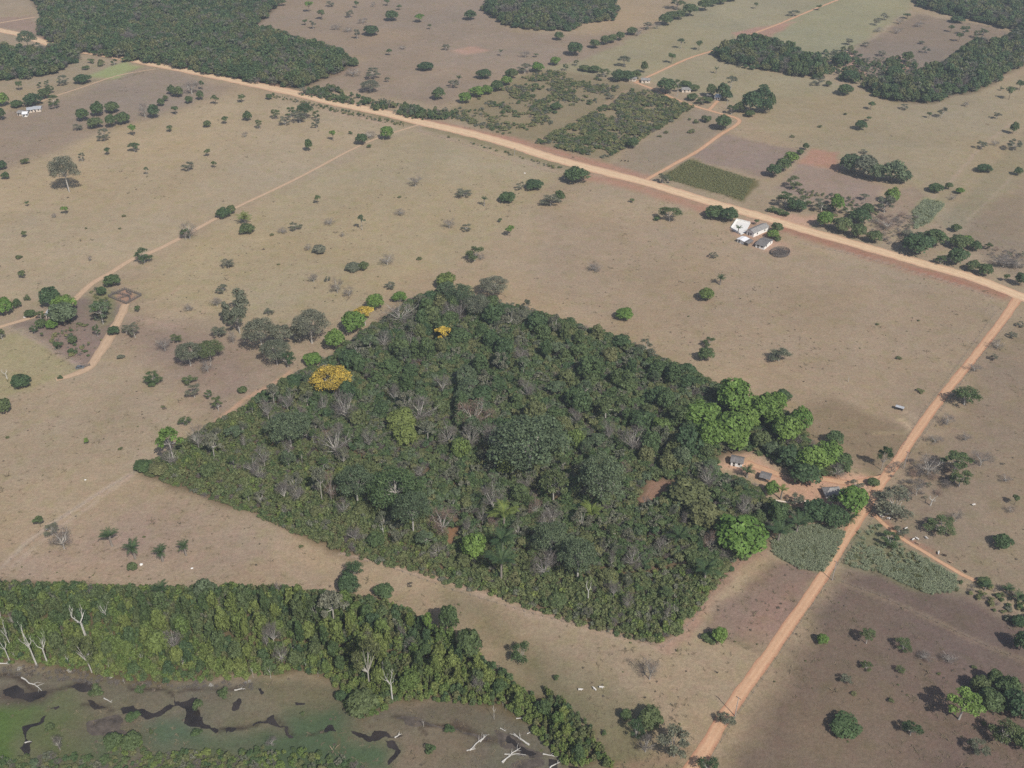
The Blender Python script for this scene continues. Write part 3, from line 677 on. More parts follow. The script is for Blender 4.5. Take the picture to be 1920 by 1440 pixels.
def fn_dead(rng):
    mb, tv = branchy(rng, U(rng, 5.0, 6.2), .34, .75, levels=3, kids=(1, 2), twigs=50, twig_len=.8)
    fr = mb.mesh('trunk'); V = np.array([tuple(v) for v in tv]); 
    return fr, np_mesh('crown', V, np.arange(len(V)).reshape(-1, 4))
bank('dead', 5, fn_dead)
# palms: frond shapes shared by all palms
def frond_mesh(i):
    rng = np.random.default_rng(77 + i); n = 13; up = [1.35, 1.15, .9, .62][i % 4]; V = []; Fc = []; sh = []
    pts = []; p = Vector((0, 0, 0)); ang = up
    for k in range(n):
        pts.append(p.copy()); p = p + Vector((math.cos(ang), 0, math.sin(ang))) * .42; ang -= .055 + .012 * k
    for k in range(1, n - 1):
        w = 1.05 * math.sin(math.pi * (k / (n - 1)) ** .75) + .12
        for sgn in (-1, 1):
            for q in range(2):
                a = pts[k].lerp(pts[k + 1], q * .5); b = pts[k].lerp(pts[k + 1], q * .5 + .34)
                tip = (a + b) / 2 + Vector((.38 * w, sgn * w * U(rng, .75, 1), -.30 * w * U(rng, .5, 1.2)))
                m0 = len(V); V += [a, b, tip + Vector((.05, 0, 0)), tip - Vector((.05, 0, 0))]; Fc.append((m0, m0 + 1, m0 + 2, m0 + 3)); sh.append(U(rng, .1, .9))
    for k in range(n - 1):
        m0 = len(V); r = .05; V += [pts[k] + Vector((0, r, 0)), pts[k] - Vector((0, r, 0)), pts[k + 1] - Vector((0, r, 0)), pts[k + 1] + Vector((0, r, 0))]; Fc.append((m0, m0 + 1, m0 + 2, m0 + 3)); sh.append(.95)
    me = np_mesh('frond', np.array([tuple(v) for v in V]), np.array(Fc)); a = me.attributes.new('shade', 'FLOAT', 'FACE'); a.data.foreach_set('value', np.array(sh, np.float32)); return me
FRONDS = {c: [frond_mesh(i) for i in range(4)] for c in ('palm', 'palm_y')}
for c, fl in FRONDS.items():
    for me in fl: me.materials.append(M[c])
_pt = MB(); _pt.tube([(0, 0, -.3), (.12, .05, 3), (.05, .1, 6), (0, 0, 10)], [.55, .42, .36, .42], 7); PALM_TRUNK = _pt.mesh('trunk'); PALM_TRUNK.materials.append(M['post'])

ALLT = []       # (object, base label, zone, photo x) waiting for their final labels
NAMES = {'round': 'round_tree', 'umbrella': 'umbrella_tree', 'open': 'sparse_tree', 'tall': 'leafy_tree', 'small': 'small_tree', 'shrub': 'shrub', 'bare': 'bare_tree', 'dome': 'domed_tree', 'dead': 'dead_tree', 'palm': 'palm_tree'}
FRAME_MAT = {'round': 'bark', 'umbrella': 'pale', 'open': 'pale', 'tall': 'bark', 'small': 'bark', 'shrub': 'bark', 'bare': 'pale', 'dome': 'pale', 'bigdome': 'pale', 'dead': 'white_bark'}
CROWN_MAT = {'round': 'dark', 'umbrella': 'blue', 'open': 'grey', 'tall': 'mid', 'small': 'mid', 'shrub': 'olive', 'bare': 'twig', 'dome': 'blue', 'bigdome': 'blue', 'dead': 'white_bark'}
_counter = [0]
def plant(kind, x, y, w, h, leaf=None, bark=None, name=None, var=None, rz=None):
    """a tree or shrub standing at x, y: crown w metres wide, h metres high in all"""
    _counter[0] += 1; i = _counter[0]
    rng = np.random.default_rng(i * 7 + 3)
    nm0 = name or NAMES[kind]
    if nm0 == 'round_tree' and leaf and leaf != 'dark': nm0 = 'bright_green_tree' if leaf == 'bright' else 'broadleaf_tree'
    root = empty(nm0, (x, y, 0), U(rng, 0, 6.28) if rz is None else rz)
    if kind == 'palm':
        leaf = leaf or 'palm'; fr_len = w / 2 / 3.9; crown_z = max(.8, h - w * .34)
        t = bpy.data.objects.new('trunk', PALM_TRUNK); COL.objects.link(t); t.parent = root; t.scale = (min(1, w / 6), min(1, w / 6), crown_z / 10)
        n = 15
        for k in range(n):
            me = FRONDS[leaf][[0, 1, 2, 3, 1][k % 5]]
            o = bpy.data.objects.new('frond', me); COL.objects.link(o); o.parent = root
            o.location = (0, 0, crown_z - .1); o.rotation_euler = (U(rng, -.15, .15), U(rng, -.12, .2), k * 2.399 + U(rng, -.25, .25)); s = fr_len * U(rng, .85, 1.1); o.scale = (s, s, s)
        return root
    if w > 13 and kind in ('dome', 'umbrella'): kind = 'bigdome'
    fr, cr = BANK[kind][(i if var is None else var) % len(BANK[kind])]
    sx, sz = w / 10.0, h / 10.0
    for nm, me, mt in (('trunk', fr, bark or FRAME_MAT[kind]), ('crown', cr, leaf or CROWN_MAT[kind])):
        if len(me.materials) == 0: me.materials.append(M[mt])
        o = bpy.data.objects.new(nm, me); COL.objects.link(o); o.parent = root; o.scale = (sx, sx, sz)
        o.material_slots[0].link = 'OBJECT'; o.material_slots[0].material = M[mt]
    return root
def size_from_photo(kind, px, py, wpx, hpx):
    """trunk foot (or front of a crown that reaches the ground) and outline size in photo pixels -> x, y, width, height"""
    x, y = G(px, py); s = mpp(x, y); a = dep(x, y); sa, ca = math.sin(a), math.cos(a)
    w = wpx * s * 1.04; R = w / 2; hm = hpx * s
    if kind in ('round', 'shrub', 'tall'):
        R2 = R * .72
        x, y = G(px, py - R2 * sa / s); q = hm - R2 * sa
        h = math.sqrt(max(q * q - (R * .6 * sa) ** 2, (.55 * R) ** 2)) / ca
        h = min(max(h, .75 * R), 4.4 * R)
    else:
        h = (hm - .45 * R * sa) / ca; h = min(max(h, .9 * R), 7 * R)
    return x, y, w, h

# ------------------------------------------------------------------ one object for masses nobody could count
def scatter(name, x, y, sx, sz, protos, label, cat, idx=None, rng=RNG):
    """points carrying size and turn; the node group puts a plant on each"""
    n = len(x); me = bpy.data.meshes.new(name); me.vertices.add(n)
    me.vertices.foreach_set('co', np.stack([x, y, np.zeros(n)], 1).astype(np.float32).ravel())
    for nm, typ, dat in (('scl', 'FLOAT_VECTOR', np.stack([sx, sx, sz], 1)), ('rot', 'FLOAT_VECTOR', np.stack([np.zeros(n), np.zeros(n), rng.uniform(0, 6.28, n)], 1))):
        a = me.attributes.new(nm, typ, 'POINT'); a.data.foreach_set('vector', dat.astype(np.float32).ravel())
    a = me.attributes.new('idx', 'INT', 'POINT'); a.data.foreach_set('value', (rng.integers(0, len(protos), n) if idx is None else idx).astype(np.int32))
    coll = bpy.data.collections.new(name + '_shapes')
    for k, (pm) in enumerate(protos):
        coll.objects.link(bpy.data.objects.new('%s_%s' % (name, 'abcdefghijklmnopqrstuvwxyz'[k]), pm))
    ng = bpy.data.node_groups.new(name + '_scatter', 'GeometryNodeTree')
    ng.interface.new_socket('Geometry', in_out='INPUT', socket_type='NodeSocketGeometry'); ng.interface.new_socket('Geometry', in_out='OUTPUT', socket_type='NodeSocketGeometry')
    gi = ng.nodes.new('NodeGroupInput'); go = ng.nodes.new('NodeGroupOutput'); ip = ng.nodes.new('GeometryNodeInstanceOnPoints'); ci = ng.nodes.new('GeometryNodeCollectionInfo')
    ci.inputs['Collection'].default_value = coll; ci.inputs['Separate Children'].default_value = True; ci.inputs['Reset Children'].default_value = True
    ip.inputs['Pick Instance'].default_value = True
    def named(nm, typ):
        q = ng.nodes.new('GeometryNodeInputNamedAttribute'); q.data_type = typ; q.inputs['Name'].default_value = nm; return q.outputs['Attribute']
    ng.links.new(gi.outputs[0], ip.inputs['Points']); ng.links.new(ci.outputs[0], ip.inputs['Instance'])
    ng.links.new(named('idx', 'INT'), ip.inputs['Instance Index']); ng.links.new(named('rot', 'FLOAT_VECTOR'), ip.inputs['Rotation']); ng.links.new(named('scl', 'FLOAT_VECTOR'), ip.inputs['Scale'])
    ng.links.new(ip.outputs[0], go.inputs[0])
    o = bpy.data.objects.new(name, me); COL.objects.link(o); md = o.modifiers.new('scatter', 'NODES'); md.node_group = ng
    tag(o, label, cat, kind='stuff'); return o
def proto(lobe_fn, nleaf, size, leaf, seed, trunk=None, **kw):
    rng = np.random.default_rng(seed); L = lobe_fn(rng); V, Fq, sh = leaf_faces(L, nleaf, size, rng, **kw); V[:, 2] = np.maximum(V[:, 2], .02)
    k = np.array([5 / np.percentile(np.abs(V[:, :2]), 99.5), 0, 0]); V[:, :2] *= k[0]; V[:, 2] *= 10 / np.percentile(V[:, 2], 99.7)
    me = np_mesh('plant', V, Fq); a = me.attributes.new('shade', 'FLOAT', 'FACE'); a.data.foreach_set('value', sh[:len(me.polygons)].astype(np.float32))
    me.materials.append(M[leaf]); return me
def bare_proto(seed, mat='twig'):
    rng = np.random.default_rng(seed); mb, tv = branchy(rng, 3.2, .22, .8, levels=2)
    tv = twig_cloud(rng, lobes_open(rng, 11), 420, 1.7, .07)
    mb.add(tv, [(4 * i, 4 * i + 1, 4 * i + 2, 4 * i + 3) for i in range(len(tv) // 4)])
    me = mb.mesh('plant'); rescale([me], fit(me)); me.materials.append(M[mat]); return me
def points_in(poly_px, spacing, rng=RNG, holes=(), grow=0.0, jitter=.42):
    pg = GP(poly_px); a, b = pg.min(0) - 5, pg.max(0) + 5
    gx, gy = np.meshgrid(np.arange(a[0], b[0], spacing), np.arange(a[1], b[1], spacing * .87)); gx = gx + (np.arange(gx.shape[0]) % 2)[:, None] * spacing * .5
    x = gx.ravel() + rng.uniform(-1, 1, gx.size) * spacing * jitter; y = gy.ravel() + rng.uniform(-1, 1, gx.size) * spacing * jitter
    sd = poly_sd(x, y, pg); k = sd < grow
    for h in holes: k &= poly_sd(x, y, GP(h)) > .5
    return x[k], y[k], sd[k]
# ------------------------------------------------------------------ woods
GLADE = [(1188,946),(1215,905),(1240,898),(1278,905),(1245,932),(1212,952)]
def lush(protos): return protos
CANOPY = [proto(lobes_round, 520, 1.5, 'dark', 1), proto(lobes_tall, 520, 1.4, 'mid', 2), proto(lobes_round, 520, 1.5, 'mid', 3), proto(lobes_tall, 480, 1.4, 'dark', 4), proto(lobes_open, 420, 1.0, 'grey', 5, outward=.4, shell=.2), proto(lobes_round, 520, 1.5, 'olive', 6), bare_proto(7)]
UNDER = [proto(lobes_shrub, 300, 1.7, 'mid', 11), proto(lobes_shrub, 300, 1.7, 'dark', 12), proto(lobes_shrub, 300, 1.7, 'olive', 13), proto(lobes_tall, 330, 1.6, 'mid', 14), proto(lobes_open, 260, 1.2, 'grey', 15, outward=.4, shell=.2), bare_proto(16), proto(lobes_shrub, 300, 1.6, 'blue', 17)]
LUSH = [proto(lobes_tall, 360, 1.6, 'lush', 21), proto(lobes_tall, 360, 1.6, 'mid', 22), proto(lobes_shrub, 320, 1.6, 'lush', 23), proto(lobes_tall, 360, 1.6, 'olive', 24), proto(lobes_tall, 340, 1.6, 'dark', 25)]
SCRUB = [proto(lobes_shrub, 220, 1.9, 'olive', 31), proto(lobes_shrub, 220, 1.9, 'mid', 32), proto(lobes_shrub, 200, 1.9, 'grey', 33), proto(lobes_shrub, 220, 1.9, 'crop', 34), bare_proto(35)]
def pick(n, p, rng=RNG): p = np.array(p, float); return rng.choice(len(p), n, p=p / p.sum())
def mass(name, polys, spacing, w, h, protos, probs, label, cat, holes=(), seed=0, edge_low=0.0, patchy=None, mix=0.0):
    rng = np.random.default_rng(500 + seed); X = []; Y = []; S = []
    for pg in polys:
        x, y, sd = points_in(pg, spacing, rng, holes); X.append(x); Y.append(y); S.append(sd)
    x, y, sd = map(np.concatenate, (X, Y, S))
    if patchy: k = fbm(x + seed * 77, y, patchy[0], 4) > patchy[1] + rng.uniform(-.09, .09, len(x)); x, y, sd = x[k], y[k], sd[k]
    n = len(x)
    k = rng.uniform(0, 1, n) ** 1.2; lump = fbm(x, y, 22, 3)
    ww = (w[0] + (w[1] - w[0]) * k); hh = (h[0] + (h[1] - h[0]) * np.clip(.55 * k + .9 * (lump - .25), 0, 1.1))
    if edge_low > 0: hh *= np.clip(.45 + (-sd) / edge_low, .45, 1)
    idx = pick(n, probs, rng)
    if mix > 0:                                                # kinds grow in drifts
        order = np.random.default_rng(seed + 5).permutation(np.repeat(np.arange(len(probs)), np.maximum(1, np.round(np.array(probs) * 3)).astype(int)))
        v = fbm(x + 400 + seed, y - 130, 34, 3); v = (v.argsort().argsort() / max(1, n - 1)); dr = order[np.clip((v * len(order)).astype(int), 0, len(order) - 1)]
        idx = np.where(rng.random(n) < mix, dr, idx)
    return scatter(name, x, y, ww / 10, hh / 10, protos, label, cat, idx=idx, rng=rng)
HOUSE_HOLES = [[(1352,885),(1352,848),(1405,848),(1405,885)], GLADE, [(838,1024),(862,978),(870,985),(848,1028)]]
W_FRONT = [(255,885),(300,900),(380,930),(450,955),(520,985),(600,1020),(660,1045),(720,1060),(790,1075),(850,1100),(920,1115),(1000,1145),(1080,1170),(1150,1190),(1240,1210),(1270,1190),(1310,1145),(1340,1100),(1300,1060),(1180,1080),(1000,1040),(860,1010),(760,930),(680,860),(560,790),(520,760),(460,762),(400,795),(340,832),(310,855),(262,878)]
BUSH = [proto(lobes_shrub, 260, 1.5, 'brush', 211), proto(lobes_shrub, 260, 1.5, 'mid', 212), proto(lobes_shrub, 260, 1.5, 'olive', 213), proto(lobes_tall, 260, 1.5, 'brush', 214), proto(lobes_shrub, 260, 1.5, 'lush', 215), bare_proto(216), proto(lobes_shrub, 240, 1.4, 'grey', 217)]
mass('wood_undergrowth', [W_CENTRAL], 2.6, (2.6, 6.0), (1.8, 6.4), UNDER, (5, 2.0, 6, 3.5, 2.6, 1.8, 2), 'dense mixed green undergrowth filling the central wood between its trees', 'undergrowth', list(HOUSE_HOLES) + [W_FRONT], 1, 12, mix=.35)
mass('front_bushes', [W_FRONT], 1.9, (1.9, 3.8), (1.3, 4.4), BUSH, (6, 4, 4, 4, 1.5, .9, 1.2), 'low even green bushes along the front and left of the central wood', 'bushes', list(HOUSE_HOLES), 21, 6, mix=.3)
W_LOWER_FRONT = [(-60,1160),(120,1160),(300,1190),(480,1200),(640,1215),(760,1230),(900,1250),(1010,1310),(1110,1410),(1110,1440),(1060,1440),(975,1345),(940,1325),(880,1322),(800,1312),(740,1315),(715,1335),(680,1355),(645,1330),(650,1310),(610,1270),(560,1262),(480,1268),(420,1275),(330,1280),(250,1280),(150,1260),(60,1245),(-60,1240)]
mass('marsh_wood_undergrowth', [W_LOWER], 2.0, (1.8, 3.8), (2.6, 7.6), LUSH + [proto(lobes_open, 240, 1.2, 'grey', 26, outward=.4, shell=.2)], (2, 5, 2, 3, 3, .8), 'dense green young growth filling the back of the lower left wood', 'undergrowth', [W_LOWER_FRONT], 2, 7, mix=.3)
mass('marsh_saplings', [W_LOWER_FRONT], 1.75, (1.3, 2.9), (1.8, 6.2), LUSH, (7, 2.5, 4, 3, .8), 'slender yellow-green saplings along the marsh edge of the lower left wood', 'saplings', (), 22, 9, mix=.35)
mass('far_wood', [W_TOPLEFT, W_LEFT, W_TOPMID, W_R1, W_R2, W_R3], 4.6, (4.5, 10.5), (4.0, 15.5), CANOPY, (3.5, 4, 4, 3, 4, 4, 2.4), 'dark green far woods along the top of the view', 'wood', ([(178,14),(182,4),(245,-12),(240,4)],), 3, 10, mix=.5)
TAIL = [(560,178),(620,166),(700,190),(800,210),(862,208),(850,224),(790,226),(650,196)]
mass('roadside_thicket', [TAIL], 2.6, (2.0, 5.4), (1.2, 7.0), UNDER, (4, 2, 4, 2, 3, 1.5, 2), 'tangled green thicket along the far verge of the main road', 'thicket', (), 4, 3, patchy=(9, .42))
SCRUB_A = [(835,216),(960,155),(1010,130),(1090,142),(1170,160),(1130,188),(1060,218),(990,262),(970,262),(880,232)]
SCRUB_B = [(1000,268),(1075,232),(1130,200),(1195,164),(1300,202),(1240,240),(1190,270),(1130,300),(1060,282)]
mass('scrub', [SCRUB_B], 2.5, (1.8, 5.4), (.8, 3.4), SCRUB, (5, 4, 3, 4, 1.2), 'low green scrub covering the rectangular plot behind the main road', 'scrub', (), 5, patchy=(16, .41), mix=.5)
mass('loose_scrub', [SCRUB_A], 2.8, (1.6, 5.0), (.7, 2.8), SCRUB, (4, 3, 3, 4, 1), 'patchy scrub with bare ground between in the upper plot', 'scrub', (), 6, patchy=(18, .52), mix=.5)
GULLY = T4(3,0,[(420,400),(620,380),(760,480),(900,440),(1100,480),(1090,600),(900,620),(640,640),(440,560)])
mass('gully_scrub', [GULLY], 6.0, (2.5, 7.0), (1.8, 6.0), UNDER, (3, 4, 3, 3, 3, 2, 1), 'straggling bushes round the eroded pink gullies', 'scrub', (), 7)
BAND = [(1790,1085),(1836,1092),(1880,1100),(1940,1125),(1940,1190),(1880,1160),(1820,1120)]
mass('gully_bushes', [BAND], 3.0, (1.6, 3.6), (1.0, 2.6), SCRUB, (4, 3, 3, 3, 2), 'low bushes in the shallow gully at the right edge', 'scrub', (), 8)
BANK_A = [(505,182),(640,213),(755,238),(765,233),(640,206),(510,176)]; BANK_B = [(800,248),(900,275),(1000,304),(1045,321),(1055,315),(960,288),(860,262)]
mass('verge_bushes', [BANK_A, BANK_B], 3.4, (1.2, 3.0), (.6, 1.8), SCRUB, (4, 3, 2, 4, 1), 'small green bushes along the near verge of the main road', 'scrub', (), 9)
MARSH_EDGE = [(1020,1290),(1060,1320),(1110,1370),(1150,1440),(1120,1440),(1080,1380),(1030,1330)]
mass('reed_bank', [MARSH_EDGE], 2.0, (1.4, 2.8), (1.5, 4.2), LUSH, (2, 3, 3, 4, 2), 'bushy reeds at the right tip of the lower left wood', 'reeds', (), 10)
MB1 = [(-40,1320),(40,1310),(90,1330),(60,1370),(45,1440),(-40,1440)]; MB2 = [(260,1420),(380,1410),(500,1415),(520,1450),(250,1450)]; MB3 = [(200,1380),(270,1378),(280,1420),(210,1425)]
mass('marsh_plants', [MB2, MB3, T4(1,3,[(-20,1290),(330,1290),(560,1370),(560,1450),(-20,1450)])], 2.4, (1.2, 3.0), (.5, 2.4), LUSH, (4, 3, 5, 3, 1), 'low green marsh plants along the bottom edge', 'marsh plants', (), 11)
BARE_EDGE = T4(0,3,[(0,660),(600,720),(1000,790),(1500,800),(1900,790),(1900,860),(1400,850),(900,830),(500,800),(0,740)])
mass('marsh_front_brush', [[(-40,1424),(120,1418),(250,1428),(360,1412),(400,1425),(480,1405),(520,1420),(520,1455),(-40,1455)], [(560,1436),(640,1428),(700,1440),(700,1455),(560,1455)]], 2.0, (1.6, 3.4), (.8, 2.8), UNDER, (4, 4, 5, 3, 3, 3, 1), 'dark mixed brush along the bottom edge of the marsh', 'brush', (), 23)
mass('cut_brush', [BARE_EDGE], 1.9, (1.2, 2.4), (.5, 1.6), [bare_proto(61), bare_proto(62), bare_proto(63, 'white_bark'), proto(lobes_shrub, 140, 2.0, 'dry', 64)], (4, 4, 1, 2), 'grey leafless brush along the marsh edge of the lower left wood', 'brush', (), 12)
FARM_SCRUB = [(60,620),(110,655),(165,688),(195,640),(180,610),(120,600)]
mass('farm_scrub', [FARM_SCRUB, [(170,545),(205,535),(200,600),(180,605)], [(1480,352),(1600,372),(1650,395),(1640,420),(1560,405)]], 2.9, (1.0, 3.6), (.5, 2.0), SCRUB, (4, 2, 5, 3, 4), 'low mixed scrub in the farm yards', 'scrub', (), 13, patchy=(14, .46))
BRUSH2 = T4(3,1,[(760,180),(1120,180),(1100,330),(960,400),(850,390),(780,300)])
mass('dry_brush', [BRUSH2, T4(3,1,[(1640,420),(1920,470),(1920,600),(1700,560)]), [(1660,880),(1720,860),(1800,880),(1760,930),(1690,950)]], 5.0, (2.0, 5.5), (1.2, 3.6), [bare_proto(71), bare_proto(72), bare_proto(73, 'twig_r'), proto(lobes_open, 200, 1.2, 'grey', 74, outward=.4, shell=.2)], (4, 4, 2, 2), 'grey leafless brush on bare ground beside the roads', 'brush', (), 14)
# planted plots: rows of tall grass and of a low crop
def blade_proto(seed, mat, n=46, lean=.35):
    rng = np.random.default_rng(seed); V = []; Fc = []; sh = []
    for i in range(n):
        a, r = U(rng, 0, 6.28), 3.6 * math.sqrt(U(rng, 0, 1)); p = Vector((math.cos(a) * r, math.sin(a) * r, 0)); d = Vector((U(rng, -1, 1) * lean, U(rng, -1, 1) * lean, 1)) * U(rng, 5, 10)
        s = Vector((math.cos(a + 1.3), math.sin(a + 1.3), 0)) * U(rng, .5, .9); m0 = len(V)
        e = p + d; t = e + Vector((d.x * .6, d.y * .6, -d.length * .18))
        V += [p - s * .4, p + s * .4, e + s * .8, e - s * .8, t + s * .15, t - s * .15]; Fc += [(m0, m0 + 1, m0 + 2, m0 + 3), (m0 + 3, m0 + 2, m0 + 4, m0 + 5)]; q = U(rng, .1, .95); sh += [q, q]
    me = np_mesh('plant', np.array([tuple(v) for v in V]), np.array(Fc)); at = me.attributes.new('shade', 'FLOAT', 'FACE'); at.data.foreach_set('value', np.array(sh, np.float32)); me.materials.append(M[mat]); return me
CANE = [blade_proto(81, 'cane'), blade_proto(82, 'cane'), blade_proto(83, 'olive')]
mass('tall_grass_plot', [[(1447,1015),(1480,992),(1530,985),(1588,998),(1572,1030),(1545,1072),(1500,1068),(1450,1040)]], 0.9, (1.1, 1.7), (.9, 1.5), CANE, (5, 5, .6), 'tall pale green fodder grass left of the side road', 'fodder grass', (), 15)
mass('fodder_strip', [[(1600,1000),(1640,985),(1700,1030),(1790,1080),(1800,1110),(1740,1115),(1650,1075),(1582,1060)]], 0.95, (1.1, 1.8), (.6, 1.3), CANE, (5, 5, 1.2), 'tall pale green fodder grass right of the side road', 'fodder grass', (), 16, patchy=(20, .36))
mass('fodder_patch', [[(1712,398),(1735,374),(1772,382),(1742,418),(1715,430)]], 1.6, (1.6, 2.6), (.8, 1.5), CANE, (5, 5, 1), 'small pale green fodder patch beyond the roadside trees', 'fodder grass', (), 17)
CROP = [proto(lobes_shrub, 60, 3.2, 'crop', 91), proto(lobes_shrub, 60, 3.2, 'crop', 92), proto(lobes_shrub, 60, 3.2, 'olive', 93)]
mass('crop_plot', [[(1240,333),(1292,300),(1415,337),(1393,374),(1330,358)]], 1.25, (1.2, 1.7), (.35, .7), CROP, (5, 5, .6), 'dense low crop in the dark green plot beside the main road', 'crop', (), 18)
# loose dry tufts and specks over the pastures
TUFT = [blade_proto(101, 'tuft', 12, .7), blade_proto(102, 'tuft', 12, .7), proto(lobes_shrub, 40, 3.5, 'dry', 103), proto(lobes_shrub, 40, 3.5, 'olive', 104)]
def tufts():
    rng = np.random.default_rng(9); n = 13000
    px = rng.uniform(-40, 1960, n); py = rng.uniform(0, 1460, n); xy = np.array([G(a, b) for a, b in zip(px, py)]); x, y = xy[:, 0], xy[:, 1]
    k = fbm(x, y, 40, 4) > rng.uniform(.35, .68, n)
    for w in (W_CENTRAL, W_LOWER, W_TOPLEFT, W_R3, SCRUB_B): k &= poly_sd(x, y, GP(w)) > 1
    for rd, hw in ((MAIN, 8), (SIDE, 3.2), (TRACK, 3), (LANE, 3), (FAR_LANE, 3), (FARM_LANE, 4), (CATTLE_TRACK, 2), (DRIVE, 3)): k &= line_d(x, y, smooth(GP(rd), 4)) > hw
    for p in POOLS: k &= poly_sd(x, y, GP(p)) > .5
    x, y = x[k], y[k]; n = len(x); s = rng.uniform(.05, .12, n); z = rng.uniform(.015, .05, n); b = rng.random(n) < .05; s[b] *= 1.9; z[b] *= 2.2
    scatter('grass_tufts', x, y, s, z, TUFT, 'loose dry grass tufts dotted over the pastures', 'grass', idx=pick(n, (6, 6, 1.5, .4), rng), rng=rng)
tufts()

# ------------------------------------------------------------------ where things stand, for their labels
ZONES = [
 ('at the left farm beside the corral', 'trees of the left farm', [(-60,530),(130,500),(290,515),(290,590),(235,640),(170,690),(60,655),(-60,650)]),
 ('by the upper left sheds', 'trees by the upper left sheds', [(-60,150),(112,150),(130,215),(-60,245)]),
 ('in the brown upper left field', 'trees of the brown upper left field', [(112,120),(300,115),(440,172),(300,222),(130,250),(112,215)]),
 ('above the diagonal track', 'trees of the pasture above the diagonal track', [(-60,230),(130,240),(480,165),(790,236),(400,410),(150,545),(-60,620)]),
 ('in the scrubland left of the wood', 'trees of the scrubland left of the wood', [(220,600),(420,520),(640,590),(640,640),(500,735),(400,790),(170,720)]),
 ('below the diagonal track', 'trees of the pasture below the diagonal track', [(790,236),(1052,330),(1060,400),(960,480),(800,520),(640,620),(280,610),(230,560),(400,410)]),
 ('in the lower left pasture', 'trees of the lower left pasture', [(-60,640),(170,690),(400,795),(255,885),(850,1100),(640,1112),(-60,1085)]),
 ('beside the white roadside farmhouse', 'trees beside the white roadside farmhouse', [(1290,372),(1490,425),(1490,490),(1290,490)]),
 ('beside the homestead yard', 'trees round the homestead', [(1280,690),(1500,770),(1640,870),(1640,1010),(1405,1040),(1300,930)]),
 ('in the central wood', 'trees of the central wood', W_CENTRAL),
 ('in the pasture right of the wood', 'trees of the pasture right of the wood', [(1040,330),(1290,370),(1910,562),(1700,880),(1500,780),(820,500),(1000,400)]),
 ('in the belt behind the main road', 'trees of the belt behind the main road', [(1225,330),(1420,300),(1700,330),(1990,440),(1990,580),(1880,540),(1440,412),(1270,360)]),
 ('right of the side road', 'trees of the pasture right of the side road', [(1910,560),(1990,580),(1990,1140),(1640,975),(1690,890)]),
 ('in the lower right brown field', 'trees of the lower right brown field', [(1570,1085),(1660,1050),(1990,1150),(1990,1490),(1300,1490)]),
 ('between the wood and the marsh', 'trees between the wood and the marsh', [(840,1110),(1240,1205),(1440,1030),(1575,1080),(1290,1490),(1100,1490),(1090,1380)]),
 ('in the lower left wood', 'trees of the lower left wood', W_LOWER),
 ('standing in the marsh', 'trees standing in the marsh', [(-60,1230),(1140,1250),(1140,1490),(-60,1490)]),
 ('by the far lane farmsteads', 'trees by the far lane farmsteads', [(1070,120),(1460,128),(1460,260),(1300,205),(1150,165)]),
 ('in the far hedgerow', 'trees of the far hedgerow', [(1040,62),(1230,-30),(1450,-30),(1300,40),(1080,115)]),
 ('in the scrub plot behind the road', 'trees of the scrub plot', [(800,225),(960,140),(1300,205),(1130,310)]),
 ('in the pasture beyond the road', 'trees of the brown pasture beyond the main road', [(440,-30),(1240,-30),(1100,110),(960,150),(830,215),(600,180)]),
 ('along the far gallery wood', 'trees along the far gallery wood', [(1340,60),(1990,30),(1990,130),(1720,200),(1560,165),(1340,130)]),
]
def zone_of(px, py):
    for ph, gr, pg in ZONES:
        a = np.array(pg, float)
        if poly_sd(np.array([float(px)]), np.array([float(py)]), a)[0] < 0: return ph, gr
    return ('in the far right fields', 'trees of the far right fields') if px > 1100 else ('in the far left fields', 'trees of the far left fields')
